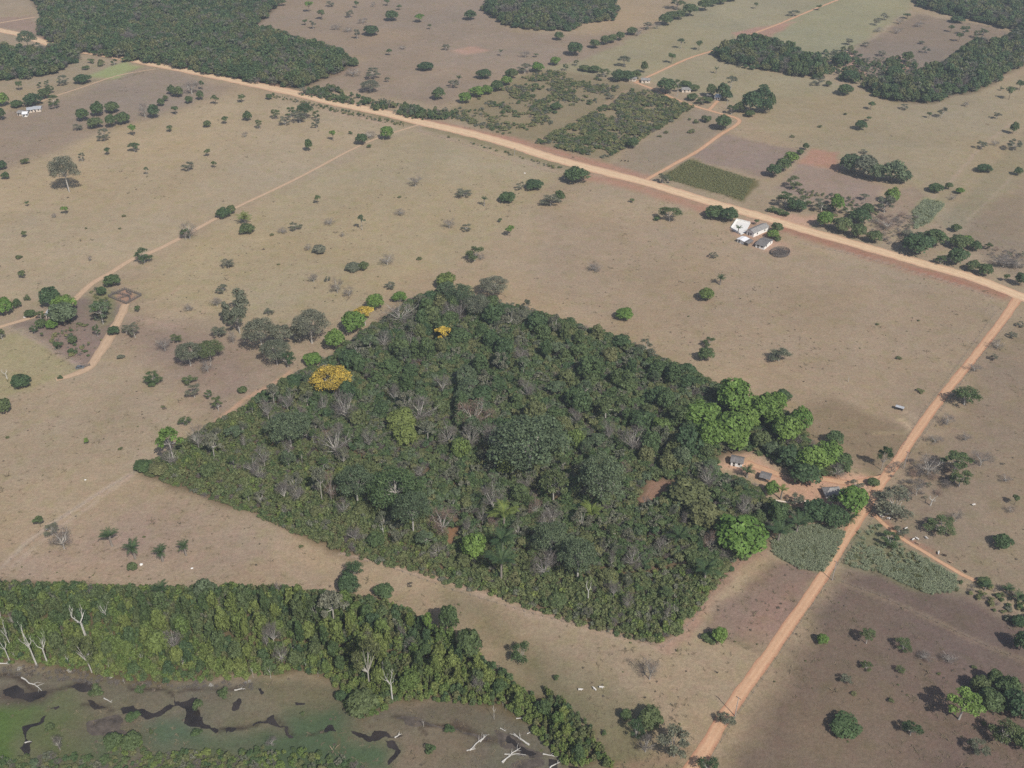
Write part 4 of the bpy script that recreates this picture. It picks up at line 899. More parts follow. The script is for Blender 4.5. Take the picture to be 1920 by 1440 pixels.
LOOK = {('round', 'dark'): 'dense round dark green tree', ('round', 'bright'): 'dense round bright green tree', ('round', 'mid'): 'dense round mid green tree', ('round', 'blue'): 'dense round bluish green tree', ('round', 'lush'): 'dense round fresh green tree', ('round', 'grey'): 'rounded grey green tree', ('round', 'olive'): 'rounded olive green tree',
 ('umbrella', 'blue'): 'flat crowned bluish green tree', ('umbrella', 'mid'): 'flat crowned mid green tree', ('umbrella', 'bright'): 'flat crowned bright green tree', ('umbrella', 'dark'): 'flat crowned dark green tree', ('umbrella', 'grey'): 'flat crowned grey green tree', ('umbrella', 'yellow'): 'yellow flowering tree', ('umbrella', 'olive'): 'flat crowned olive tree', ('umbrella', 'lush'): 'flat crowned fresh green tree',
 ('open', 'grey'): 'sparse grey green tree', ('open', 'olive'): 'sparse olive tree', ('open', 'dark'): 'sparse dark tree', ('open', 'mid'): 'sparse green tree', ('open', 'dry'): 'sparse brown tree', ('open', 'blue'): 'sparse bluish tree', ('open', 'lush'): 'sparse fresh green tree', ('open', 'bright'): 'sparse bright green tree',
 ('tall', 'mid'): 'upright leafy tree', ('tall', 'dark'): 'upright dark leafy tree', ('tall', 'grey'): 'upright grey green tree', ('tall', 'lush'): 'upright fresh green tree', ('tall', 'blue'): 'upright bluish green tree', ('tall', 'bright'): 'upright bright green tree', ('tall', 'olive'): 'upright olive green tree',
 ('small', 'mid'): 'short leafy green tree', ('small', 'dark'): 'short dark green tree', ('small', 'bright'): 'short bright green tree', ('small', 'grey'): 'short grey green tree', ('small', 'olive'): 'short olive tree', ('small', 'yellow'): 'short yellow flowering tree',
 ('shrub', 'olive'): 'low olive shrub', ('shrub', 'mid'): 'low green shrub', ('shrub', 'dark'): 'low dark shrub', ('shrub', 'bright'): 'low bright green shrub', ('shrub', 'grey'): 'low grey shrub', ('bare', 'twig'): 'leafless grey tree', ('bare', 'twig_r'): 'leafless reddish tree', ('bare', 'pale'): 'leafless whitish tree', ('dome', 'grey'): 'domed grey green tree', ('dome', 'blue'): 'domed bluish green tree', ('dome', 'mid'): 'domed mid green tree', ('dead', 'white_bark'): 'dead bleached tree', ('palm', 'palm'): 'feathery green palm', ('palm', 'palm_y'): 'feathery yellow-green palm'}
def place(kind, leaf, px, py, w, h, bark=None):
    for wood, up in ((W_CENTRAL, 2.8), (W_LOWER, 4.0)):
        if poly_sd(np.array([float(px)]), np.array([float(py)]), np.array(wood, float))[0] < -6:   # its foot is hidden in undergrowth
            a_, b_ = G(px, py); dpx = up * math.cos(dep(a_, b_)) / mpp(a_, b_); py += dpx; h += dpx; w *= 1.06
    x, y, W, H = size_from_photo(kind, px, py, w, h)
    lf = leaf or ('palm' if kind == 'palm' else CROWN_MAT[kind])
    o = plant(kind, x, y, W, H, lf, bark, name='yellow_flowering_tree' if lf == 'yellow' else None)
    zp, zg = zone_of(px, py)
    size = '' if kind in ('small', 'shrub') else ('small ' if W < 5 else 'big ' if W > 11.5 else '')
    o['category'] = 'palm' if kind == 'palm' else 'shrub' if kind == 'shrub' else 'tree'
    ALLT.append((o, size + LOOK[(kind, lf)] + ' ' + zp, zg, px)); return o
KEY = {'r': ('round', 'dark'), 'rb': ('round', 'bright'), 'rm': ('round', 'mid'), 'rl': ('round', 'lush'), 'rg': ('round', 'grey'), 'ro': ('round', 'olive'), 'rz': ('round', 'blue'), 'u': ('umbrella', 'blue'), 'ub': ('umbrella', 'bright'), 'ud': ('umbrella', 'dark'), 'ug': ('umbrella', 'grey'), 'um': ('umbrella', 'mid'), 'y': ('umbrella', 'yellow'),
 'o': ('open', 'grey'), 'oo': ('open', 'olive'), 'od': ('open', 'dark'), 'om': ('open', 'mid'), 'ob': ('open', 'dry'), 'oz': ('open', 'blue'), 't': ('tall', 'mid'), 'tg': ('tall', 'grey'), 'tl': ('tall', 'lush'), 'tz': ('tall', 'blue'), 'td': ('tall', 'dark'), 's': ('small', 'mid'), 'sd': ('small', 'dark'), 'sb': ('small', 'bright'), 'sg': ('small', 'grey'), 'sy': ('small', 'yellow'),
 'h': ('shrub', 'olive'), 'hm': ('shrub', 'mid'), 'hd': ('shrub', 'dark'), 'hb': ('shrub', 'bright'), 'hg': ('shrub', 'grey'), 'b': ('bare', 'twig'), 'br': ('bare', 'twig_r'), 'bw': ('bare', 'twig'), 'mg': ('dome', 'grey'), 'mz': ('dome', 'blue'), 'mm': ('dome', 'mid'), 'd': ('dead', 'white_bark'), 'p': ('palm', 'palm'), 'py': ('palm', 'palm_y')}
# read tile by tile in the photograph enlarged four times: kind, x and y of the foot, width, height
TILES = {
(0,0): 'u 222 385 125 150;o 478 640 85 75;r 625 638 120 75;r 250 808 140 100;rm 345 748 90 85;rm 130 815 90 60;rb 20 808 110 110;r 15 912 70 110;om 415 815 90 100;rm 630 918 95 105;rm 738 882 100 115;rm 848 857 105 90;rm 720 974 110 88;r 840 968 80 110;rm 925 942 105 95;rm 1335 737 85 85;rm 1290 715 60 75;b 1440 705 150 110;s 1518 675 42 70;rm 1505 757 56 75;rm 1210 802 58 60;rm 1245 765 40 50;rm 1420 782 56 60;r 1160 897 85 112;b 1090 880 95 110;s 1320 860 62 66;s 1618 785 56 72;s 1815 770 58 60;rm 1860 914 65 78;s 1690 932 52 60;rm 1558 962 60 55;s 1275 990 52 50;sb 1003 1020 58 85;ud 1010 1140 92 72;sd 810 1165 46 60;o 620 1215 46 75;o 785 1055 100 90;mg 520 1440 205 268;r 20 1282 72 75;rm 45 1352 58 62;h 190 1237 68 50;o 1418 1285 88 80;s 1560 1175 48 58;s 1610 1260 42 52;u 1105 1315 40 66;b 1840 1030 52 45;o 590 978 70 50;om 300 660 40 45;om 355 650 40 50;s 150 680 50 70;hm 690 480 50 40;h 760 500 60 50;om 380 700 70 60;hm 650 530 60 40;om 860 490 50 50;hm 960 470 90 40',
(1,0): 's 200 45 60 45;sb 400 92 62 82;s 495 148 62 72;o 705 132 66 55;s 755 60 42 52;b 880 52 48 40;s 985 45 42 48;r 1025 165 100 85;sb 1225 168 76 62;r 1610 157 88 78;r 865 277 118 82;o 760 292 52 74;o 430 217 54 62;o 1425 378 62 52;p 1838 422 40 50;r 1270 538 118 68;o 885 592 120 86;b 730 572 120 60;ug 855 692 140 92;o 985 617 42 42;p 1523 628 54 62;o 1485 657 84 58;r 1710 602 112 78;rm 1370 758 100 96;rb 1570 784 92 88;rb 1655 738 112 88;rb 1732 718 82 76;rm 1805 695 90 90;rb 1880 648 92 72;r 1905 590 80 70;s 1000 417 42 52;s 1305 222 32 42;b 600 225 90 50;b 690 240 80 40;rm 100 752 52 46;om 150 892 76 76;o 220 942 84 72;om 265 884 84 84;ud 375 894 124 122;o 330 922 104 92;om 455 902 62 72;o 455 962 66 76;om 25 967 56 72;rm 400 1142 56 100;sb 580 1057 54 82;hm 710 1010 30 26;r 795 1098 90 92;b 855 1037 110 60;rb 985 1058 98 108;hm 848 1112 38 28;b 1195 1397 110 86;b 800 175 90 40;o 1780 20 80 40;o 560 50 60 40;b 1100 370 60 30;s 1075 75 40 40;s 370 190 40 44',
(2,0): 'rm 350 307 72 66;r 470 428 122 108;rm 620 370 82 72;rm 700 342 76 72;rm 750 328 72 70;rm 810 308 66 68;rm 900 268 82 62;b 945 270 60 50;o 1015 222 78 56;b 1085 217 66 50;rm 1150 197 112 84;rm 1195 158 92 72;rm 1255 152 82 72;rm 1330 132 112 98;rm 1440 90 104 92;om 1235 72 124 112;rm 1505 55 72 62;rm 1565 38 92 60;rm 1640 15 84 46;rb 325 497 80 68;rb 190 552 98 82;o 95 548 104 72;ug 840 502 98 84;rm 990 552 52 92;s 1195 477 58 78;u 1265 367 58 78;s 1400 377 52 72;s 1828 67 38 48;p 1530 552 40 50;s 180 430 38 30;b 100 432 84 56;rm 545 542 92 50;rm 620 554 92 60;om 690 578 92 72;r 800 622 124 92;r 865 617 102 84;rm 930 602 74 72;r 1155 718 148 124;om 1240 690 60 90;rm 1300 662 92 52;rm 1365 690 84 56;rm 1350 762 84 60;om 1425 782 104 62;rm 1475 780 62 50;rm 1490 738 84 104;r 1575 765 102 134;ug 1640 672 84 104;r 1605 768 84 92;r 1790 864 152 174;ud 1885 700 80 70;r 1880 784 112 132;r 1895 864 102 120;rm 1700 854 84 88;om 1645 856 84 76;rm 1780 884 72 56;r 1580 988 128 118;rm 330 828 92 54;r 905 1122 86 86;r 480 1394 184 134;r 165 1438 132 88;o 1130 1374 86 80;om 1170 1374 60 60;hm 1460 925 90 60;h 1345 1002 60 30;h 1380 930 50 30;hm 1330 905 26 20;h 1155 1005 40 22;h 1110 1032 36 18;o 60 1425 70 60;rm 10 600 70 80;o 740 745 60 40;om 480 495 46 46;om 400 530 50 50',
(3,0): 'o 605 337 64 50;r 545 505 132 106;r 610 624 124 92;r 940 594 124 94;rm 1040 478 84 90;rm 695 512 56 50;rm 905 480 56 46;rm 450 654 52 46;rm 575 724 116 88;o 375 642 92 66;s 770 822 58 64;o 1020 822 62 42;s 750 908 42 36;r 690 984 92 78;s 1205 887 42 48;o 1300 882 74 82;b 1480 797 56 36;s 1805 747 66 92;s 1885 677 72 72;rm 1835 1012 64 94;o 1710 892 62 52;b 1130 202 84 46;b 985 180 70 50;s 1370 242 44 52;om 1470 262 82 66;s 1430 312 54 66;om 1565 285 70 56;om 1610 265 70 50;r 1415 178 104 56;o 1180 397 66 46;o 1600 1117 80 66;o 1840 1128 114 84;b 1700 1090 70 40;r 1615 1302 118 66;rm 1870 1322 62 66;o 720 1152 54 32;rz 615 1314 176 152;rg 720 1355 172 184;rz 800 1375 134 144;rz 920 1394 192 184;rz 1010 1392 114 114;rm 1255 1452 112 74;rm 1350 1428 56 58;rb 1435 1462 66 54;rm 280 1132 46 58;rm 240 1166 54 46;rb 170 1244 104 106;rm 110 1294 112 104;r 40 1342 112 106;om 190 1415 110 90;o 190 122 84 50;s 380 77 44 40;o 810 190 60 50;o 870 150 60 50;s 1040 140 60 40;h 580 865 30 20;h 390 960 40 22;h 180 1035 40 22;om 1750 680 30 30;b 830 240 80 40;b 970 250 80 44;o 730 350 60 36;o 850 420 70 40;o 1150 330 50 26;rm 10 845 70 150',
(0,1): 's 170 647 62 60;s 210 110 32 44;sb 495 168 60 64;s 185 342 44 50;h 145 507 58 32;od 1085 532 122 108;b 1425 352 130 142;om 1395 354 84 92;r 1680 208 114 86;rm 1740 174 62 74;py 1838 238 108 86;rm 1855 328 112 88;o 1715 568 98 74;o 1670 757 98 68;b 1630 858 94 80;b 1415 892 80 56;mg 1800 1062 130 200;tg 1820 960 125 230;tg 1712 1002 84 190;o 1650 1092 114 92;bw 1750 1138 70 106;rb 40 948 136 154;rm 135 884 64 82;hm 210 822 52 48;r 390 886 144 172;rb 490 944 176 162;rz 490 1034 204 206;rm 230 952 84 64;om 310 952 74 72;rm 320 1034 84 84;rb 400 1038 94 84;rm 850 728 122 104;r 770 792 74 84;rb 740 905 94 74;om 800 900 94 104;u 775 990 134 174;om 735 1087 54 94;r 860 1088 88 78;o 950 1062 76 70;o 1015 1092 94 114;s 1035 902 48 52;rm 555 1152 68 76;s 445 1182 58 62;hm 455 1408 44 30;r 165 1494 152 120;d 55 1400 60 80;b 1240 1192 144 112;om 1330 1132 84 72;mg 1430 1304 191 193;mm 1580 1264 204 152;bw 1560 1352 106 104;hg 910 1262 62 44;om 1150 1442 144 102;om 1420 1440 120 60;b 680 520 40 50;h 930 190 36 20;b 410 195 44 40;h 645 280 22 14;h 900 282 26 14;s 320 1090 30 40;om 260 1060 70 60;om 20 1110 60 90;s 1110 1080 1 1',
(1,1): 's 465 92 48 68;u 797 287 58 122;b 1080 172 94 52;o 1560 37 124 42;p 1712 107 54 74;r 1885 92 132 84;b 1450 272 106 84;o 1580 292 84 52;o 300 287 94 62;b 200 307 84 38;rg 480 474 98 74;b 395 437 74 50;rg 735 607 130 66;rm 812 602 72 78;b 985 547 124 94;b 435 677 76 76;o 540 672 48 40;b 612 757 98 114;b 700 782 104 74;o 1015 727 84 54;om 1640 518 134 114;b 1690 508 66 50;sb 1905 332 72 82;b 555 245 90 56;o 100 920 70 50;b 650 335 50 36;h 120 332 36 14;h 1075 48 30 18;s 1830 228 34 32;h 1225 515 50 24;h 170 552 28 14;mg 50 1204 224 266;mg 200 1154 169 172;mg 420 1134 257 256;mg 330 1124 136 136;mg 160 1294 213 193;od 240 1314 134 144;rb 900 905 134 134;rb 1075 838 112 84;rb 740 1090 174 190;y 820 1000 160 150;rb 600 1210 154 170;y 580 1490 270 200;rb 430 1320 130 110;y 1410 1110 124 112;rl 1425 740 150 130;mg 1780 780 220 160;ug 1660 920 190 150;mz 1540 860 210 170;b 1085 970 240 170;rb 1330 1090 1 1',
(2,1): 'b 620 592 124 64;o 1510 497 64 46;p 1558 697 68 78;rl 1455 832 122 104;rb 845 978 142 104;om 1470 1162 88 78;om 1180 218 174 128;hm 1085 222 52 40;r 1520 218 152 108;r 1625 242 132 118;s 1830 247 42 44;p 1695 312 54 62;o 290 102 150 90;rm 355 98 78 112;s 900 80 40 32;rm 1450 1290 120 120;d 1085 580 1 1',
(3,1): 'rm 62 322 92 92;rb 34 362 96 74;hm 70 370 60 40;o 80 1268 156 104;h 980 1262 50 28;hm 30 160 80 46;hm 80 175 80 50;hm 130 190 70 46;r 210 162 134 96;om 130 114 164 116;om 270 112 104 80;o 400 140 144 90;rb 505 172 104 154;rb 420 284 124 134;rm 550 324 154 134;r 680 254 154 124;rm 670 364 114 124;rm 790 398 114 104;rm 740 174 94 84;om 600 170 90 70;o 870 154 144 134;rb 920 104 114 134;ug 720 62 74 50;r 1110 494 234 174;rm 1240 434 174 154;rm 1430 444 154 114;rb 1480 420 104 90;rm 1550 454 84 84;om 1290 538 94 70;r 1410 568 154 144;rm 1530 608 104 94;rm 1620 644 104 104;s 1655 438 48 60;b 1760 562 184 104;b 1860 570 110 90;s 1780 672 48 60;r 1885 718 94 114;rm 1405 308 74 64;o 1040 338 104 60;br 890 284 134 90;o 1890 1012 60 40;o 1830 1092 70 46;b 1715 1172 110 70;b 1545 1344 110 70;o 1690 1262 60 50;h 820 1002 30 18;h 1130 972 24 14;d 600 1425 30 44;om 1480 405 80 80;b 1385 60 60 50',
(0,2): 'rm 30 238 136 122;sb 655 452 46 50;h 905 500 34 26;s 305 1072 78 88;o 395 1135 114 94;b 482 1238 176 194;p 843 1216 124 134;p 1015 1310 130 142;p 1222 1330 114 122;p 1396 1286 98 116;rm 1145 30 64 50;o 1460 102 114 112;om 1570 112 64 70;om 1640 204 84 124;rm 1000 1415 74 74;h 55 412 30 18;ub 1310 560 176 254;b 1500 470 124 190;ug 1615 545 120 180;om 1390 310 90 70;rm 1820 80 70 60;h 1225 185 30 20;h 1080 1155 24 14;b 1290 590 120 130',
(1,2): 'bw 680 265 200 230;bw 1047 130 96 160;mz 265 430 300 240;b 610 530 240 230;b 850 460 116 150;mz 768 882 250 280;mm 1050 905 390 290;mz 1182 1095 240 290;ug 498 850 110 230;br 573 862 100 215;ug 1290 410 126 140;b 1230 255 290 170;br 1640 295 280 180;b 1440 435 190 160;bw 1610 480 140 210;b 1778 470 200 200;rl 1100 365 226 170;rl 1130 470 154 160;rl 1540 570 144 170;b 1778 925 180 190;br 1400 1090 220 180;b 1700 1025 90 120;br 1780 1060 100 90;py 1862 1060 190 170;p 1850 1260 180 170;p 1842 1440 220 200;b 750 1160 120 110;od 735 1455 152 134;h 340 1235 38 28;bw 95 240 110 150;bw 265 125 60 110;bw 515 200 80 140;ug 140 140 90 150;bw 220 850 90 150;b 320 850 140 120;b 70 600 100 170;u 1600 90 170 140;rl 1880 700 120 150;d 958 1110 50 80;d 1480 910 40 60;rb 1640 1330 190 200;b 30 700 100 120;b 1230 680 90 90',
(2,2): 'mz 130 640 520 390;mz 660 875 340 330;mm 310 862 190 220;py 590 985 150 90;b 300 1000 160 90;br 170 965 120 140;p 1245 1190 160 120;p 1440 1450 170 130;bw 893 1352 140 160;mz 290 1260 250 220;mz 490 1425 260 260;b 240 1420 210 180;bw 900 490 210 200;rb 1640 240 244 276;rb 1410 375 283 218;rb 1640 470 271 252;rb 1480 500 208 206;rb 1660 530 232 195;rb 1870 280 208 195;rb 1740 340 180 161;rm 1860 510 144 150;rl 1110 410 156 150;td 1300 580 226 240;b 1460 765 140 160;p 1760 700 110 90;rb 1690 1300 355 287;ro 1320 940 290 200;ro 1430 1100 250 200;rz 1260 640 130 160;b 1730 960 130 140;br 1740 1090 140 100;bw 740 1350 60 130;br 1470 1220 110 130;b 720 410 120 170;um 700 250 180 160;rl 460 500 150 150;br 840 660 110 90;b 100 780 120 110;bw 115 90 150 150;rm 60 900 130 150',
(3,2): 'om 1470 155 206 154;od 850 645 104 205;o 660 778 104 58;rm 787 778 88 68;um 1390 665 206 164;b 1590 615 170 140;om 1430 765 174 130;o 920 975 290 190;b 1190 680 230 150;b 1110 835 110 150;d 1217 912 76 92;b 1405 1032 90 96;om 1290 1115 236 124;r 1750 1254 148 114;s 1845 908 64 84;b 1815 965 70 60;o 990 1135 114 70;od 910 1204 154 90;b 1780 730 94 50;b 1250 440 124 70;b 1480 425 94 60;b 1340 305 134 90;rb 230 370 172 184;rb 130 450 220 206;r 110 160 124 110;td 140 650 174 180;rb 430 610 208 172;rb 320 710 232 229;r 270 795 224 184;r 490 480 134 120;rm 540 670 154 150;b 510 695 144 110;rb 615 1005 220 223;r 350 1070 204 184;r 490 1110 204 174;p 215 1115 170 140;p 75 1185 190 160;p 605 1040 120 90;py 95 865 84 110;p 490 925 90 90;o 205 905 124 90;rb 20 860 108 126;rb 60 230 144 161;rb 20 330 144 161;h 1145 75 60 30;hd 835 1080 40 30;rz 20 560 120 120;rm 60 1040 150 150',
(0,3): 'd 277 672 150 330;d 362 606 100 260;d 655 420 130 220;oo 690 660 170 280;d 75 580 80 180;d 92 490 90 180;d 812 285 80 120;d 18 280 30 150;d 1075 612 36 130;d 935 806 20 130;bw 452 1305 80 130;d 222 190 20 120;d 520 600 30 120;d 825 650 24 110;d 1305 510 90 110;b 1330 520 160 150;p 1240 170 110 130;rl 1210 580 170 170;d 1900 760 30 90;hm 1490 1010 90 80;hm 1680 930 90 80;hm 990 1100 110 60;hm 380 1170 80 60;hm 1480 1220 90 70;hm 1140 1200 30 60;hm 730 920 110 90;rm 860 1320 130 130;rm 1000 1320 150 130;om 1060 880 90 60;rz 1560 200 150 180',
(1,3): 'oo 850 765 190 330;d 1025 885 110 330;d 1566 900 16 110;d 1785 1075 44 250;d 1875 1010 14 130;d 112 765 40 260;d 670 600 20 80;d 1065 610 20 90;d 735 980 16 80;d 690 970 16 90;rm 800 1080 230 190;r 640 960 90 90;sb 1295 425 74 180;r 960 190 150 120;ob 1160 85 40 40;hm 1310 1340 90 70;d 1258 1130 30 70;od 720 130 130 140;rm 1450 470 150 230;hm 1450 1190 90 40;om 460 330 130 170;r 700 160 150 170;rm 1600 620 180 200;ug 590 330 200 220;hm 350 1050 40 30;b 120 1270 100 70',
(2,3): 'rb 1550 525 116 128;od 62 645 150 140;hm 330 790 44 46;rm 850 1100 86 90;rm 1035 1175 190 160;od 930 1205 134 124;b 1000 1320 160 130;o 1215 1350 240 210;b 1032 778 160 184;o 1600 1115 140 90;od 1465 1465 176 100;d 570 160 60 140;bw 760 130 90 110;bw 1160 300 70 100;bw 860 220 100 100;hm 690 1205 40 40;hm 1470 510 110 36;h 1240 575 20 24;d 60 1230 30 130;d 100 300 14 110;d 75 95 14 90;d 210 60 14 90;d 410 110 14 80;d 495 75 20 90',
(3,3): 'rb 402 528 84 86;um 735 508 116 116;om 1010 550 124 84;om 735 700 94 60;o 575 798 100 60;r 575 1222 230 136;od 1065 1194 146 116;ub 1430 1075 262 230;rm 1570 905 144 144;rm 1680 860 130 150;r 1870 398 104 94;r 1890 590 134 174;om 990 720 70 46;b 1350 640 120 70;b 1170 620 120 60;b 1790 860 110 140;rm 1620 80 100 60;p 1625 105 90 70;p 1790 130 84 70;p 1870 195 104 80;rm 1780 960 190 190;rm 1640 1060 200 200;r 1860 1100 230 220;om 1750 1250 200 180;h 920 960 50 40;h 640 900 50 24;h 1540 700 40 30;h 1280 745 30 20;rm 1900 1330 180 170;o 1560 1330 150 110',
}
KEY['og'] = ('open', 'grey')
PLACED = []
for (c, r), txt in TILES.items():
    for it in txt.split(';'):
        k, x, y, w, h = it.split(); x, y, w, h = float(x), float(y), float(w), float(h)
        if w < 5: continue
        kind, leaf = KEY[k]; px, py = c * 480 + x / 4, r * 360 + y / 4
        o = place(kind, leaf, px, py, w / 4, h / 4); PLACED.append((o.location.x, o.location.y))
# the crowns one can pick out in the two woods; look-alikes share a label
def part_of(px, py, xs, ys):
    c = sum(px > v for v in xs); r = sum(py > v for v in ys)
    return ('back', 'upper', 'lower', 'front')[r] + ' ' + ('left end', 'left half', 'right half', 'right end')[c]
def wood_trees(poly, n, spacing, fn, seed, holes=()):
    rng = np.random.default_rng(seed); x, y, sd = points_in(poly, spacing, rng, holes)
    P0 = np.array(PLACED); k = np.array([np.min(np.hypot(P0[:, 0] - a, P0[:, 1] - b)) > spacing * .55 for a, b in zip(x, y)]) & (sd < -2.0)
    x, y, sd = x[k], y[k], sd[k]
    if len(x) > n:
        q = rng.permutation(len(x))[:n]; x, y, sd = x[q], y[q], sd[q]
    for a, b, s in zip(x, y, sd): fn(a, b, s, rng)
    print('WOOD', len(x))
def central(a, b, sd, rng):
    px, py = pixel_of(a, b); u = rng.random(); e = min(1, .55 + -sd / 40)
    low = 1.0 if (py > 760 + (px - 300) * .12) else 0.0                 # the front of the wood is lower and bushier
    w = U(rng, 5.5, 11.5) * (.78 if low else 1.0); h = U(rng, 7.0, 14.5) * e * (.72 if low else 1.0)
    if low and u < .55: k, lf, lb = ('open', 'grey', 'thin crowned grey green tree, %s of central wood') if u < .2 else ('bare', 'twig', 'leafless greyish tree, %s of central wood') if u < .36 else ('umbrella', 'mid', 'thin pale stemmed tree, %s of central wood'); w *= .62; h *= 1.0
    elif u < .34: k, lf, lb = 'round', 'dark', 'dark green leafy tree, %s of central wood'
    elif u < .52: k, lf, lb = 'tall', 'mid', 'mid green upright tree, %s of central wood'
    elif u < .64: k, lf, lb = 'round', 'olive', 'olive green rounded tree, %s of central wood'
    elif u < .74: k, lf, lb = ('umbrella' if u < .69 else 'dome'), 'blue', 'spreading bluish green tree, %s of central wood'
    elif u < .86: k, lf, lb = 'open', 'grey', 'thin crowned grey green tree, %s of central wood'
    elif u < .93: k, lf, lb = 'bare', 'twig', 'leafless greyish tree, %s of central wood'; h *= 1.05
    else: k, lf, lb = 'round', 'mid', 'fresh green rounded tree, %s of central wood'
    o = plant(k, a, b, w, h, lf); o['category'] = 'tree'; ALLT.append((o, lb % part_of(px, py, (520, 800, 1060), (700, 850, 1000)), 'trees of the central wood', px))
wood_trees(W_CENTRAL, 260, 9.0, central, 41, HOUSE_HOLES)
def lower(a, b, sd, rng):
    px, py = pixel_of(a, b); u = rng.random(); e = min(1, .5 + -sd / 28)
    w = U(rng, 2.8, 6.0); h = U(rng, 6.5, 14.0) * e; back = py < 1190
    if u < (.16 if back else .5): k, lf, lb = 'tall', 'lush', 'slender fresh green tree, %s of lower left wood'
    elif u < .62: k, lf, lb = 'tall', 'mid', 'slender mid green tree, %s of lower left wood'
    elif u < .76: k, lf, lb = 'round', 'mid', 'rounded mid green tree, %s of lower left wood'
    elif u < .86: k, lf, lb = 'tall', 'dark', 'slender dark green tree, %s of lower left wood'
    elif u < .94: k, lf, lb = 'round', 'lush', 'rounded yellow-green tree, %s of lower left wood'
    else: k, lf, lb = 'bare', 'twig', 'thin leafless tree, %s of lower left wood'
    o = plant(k, a, b, w, h, lf); o['category'] = 'tree'; ALLT.append((o, lb % part_of(px, py, (180, 420, 680), (1150, 1210, 1260)), 'trees of the lower left wood', px))
wood_trees(W_LOWER, 240, 5.4, lower, 42)

# thin pale stems standing along the marsh edge
_r = np.random.default_rng(71)
for i in range(26):
    px = float(_r.uniform(5, 560)) if i < 18 else float(_r.uniform(560, 960)); py = {0: 1205 + px * .05, 1: 1262 + (px - 560) * .13}[int(px > 560)] + float(_r.uniform(-38, 22))
    place('dead', 'white_bark', px, py, float(_r.uniform(3, 9)), float(_r.uniform(20, 40)))
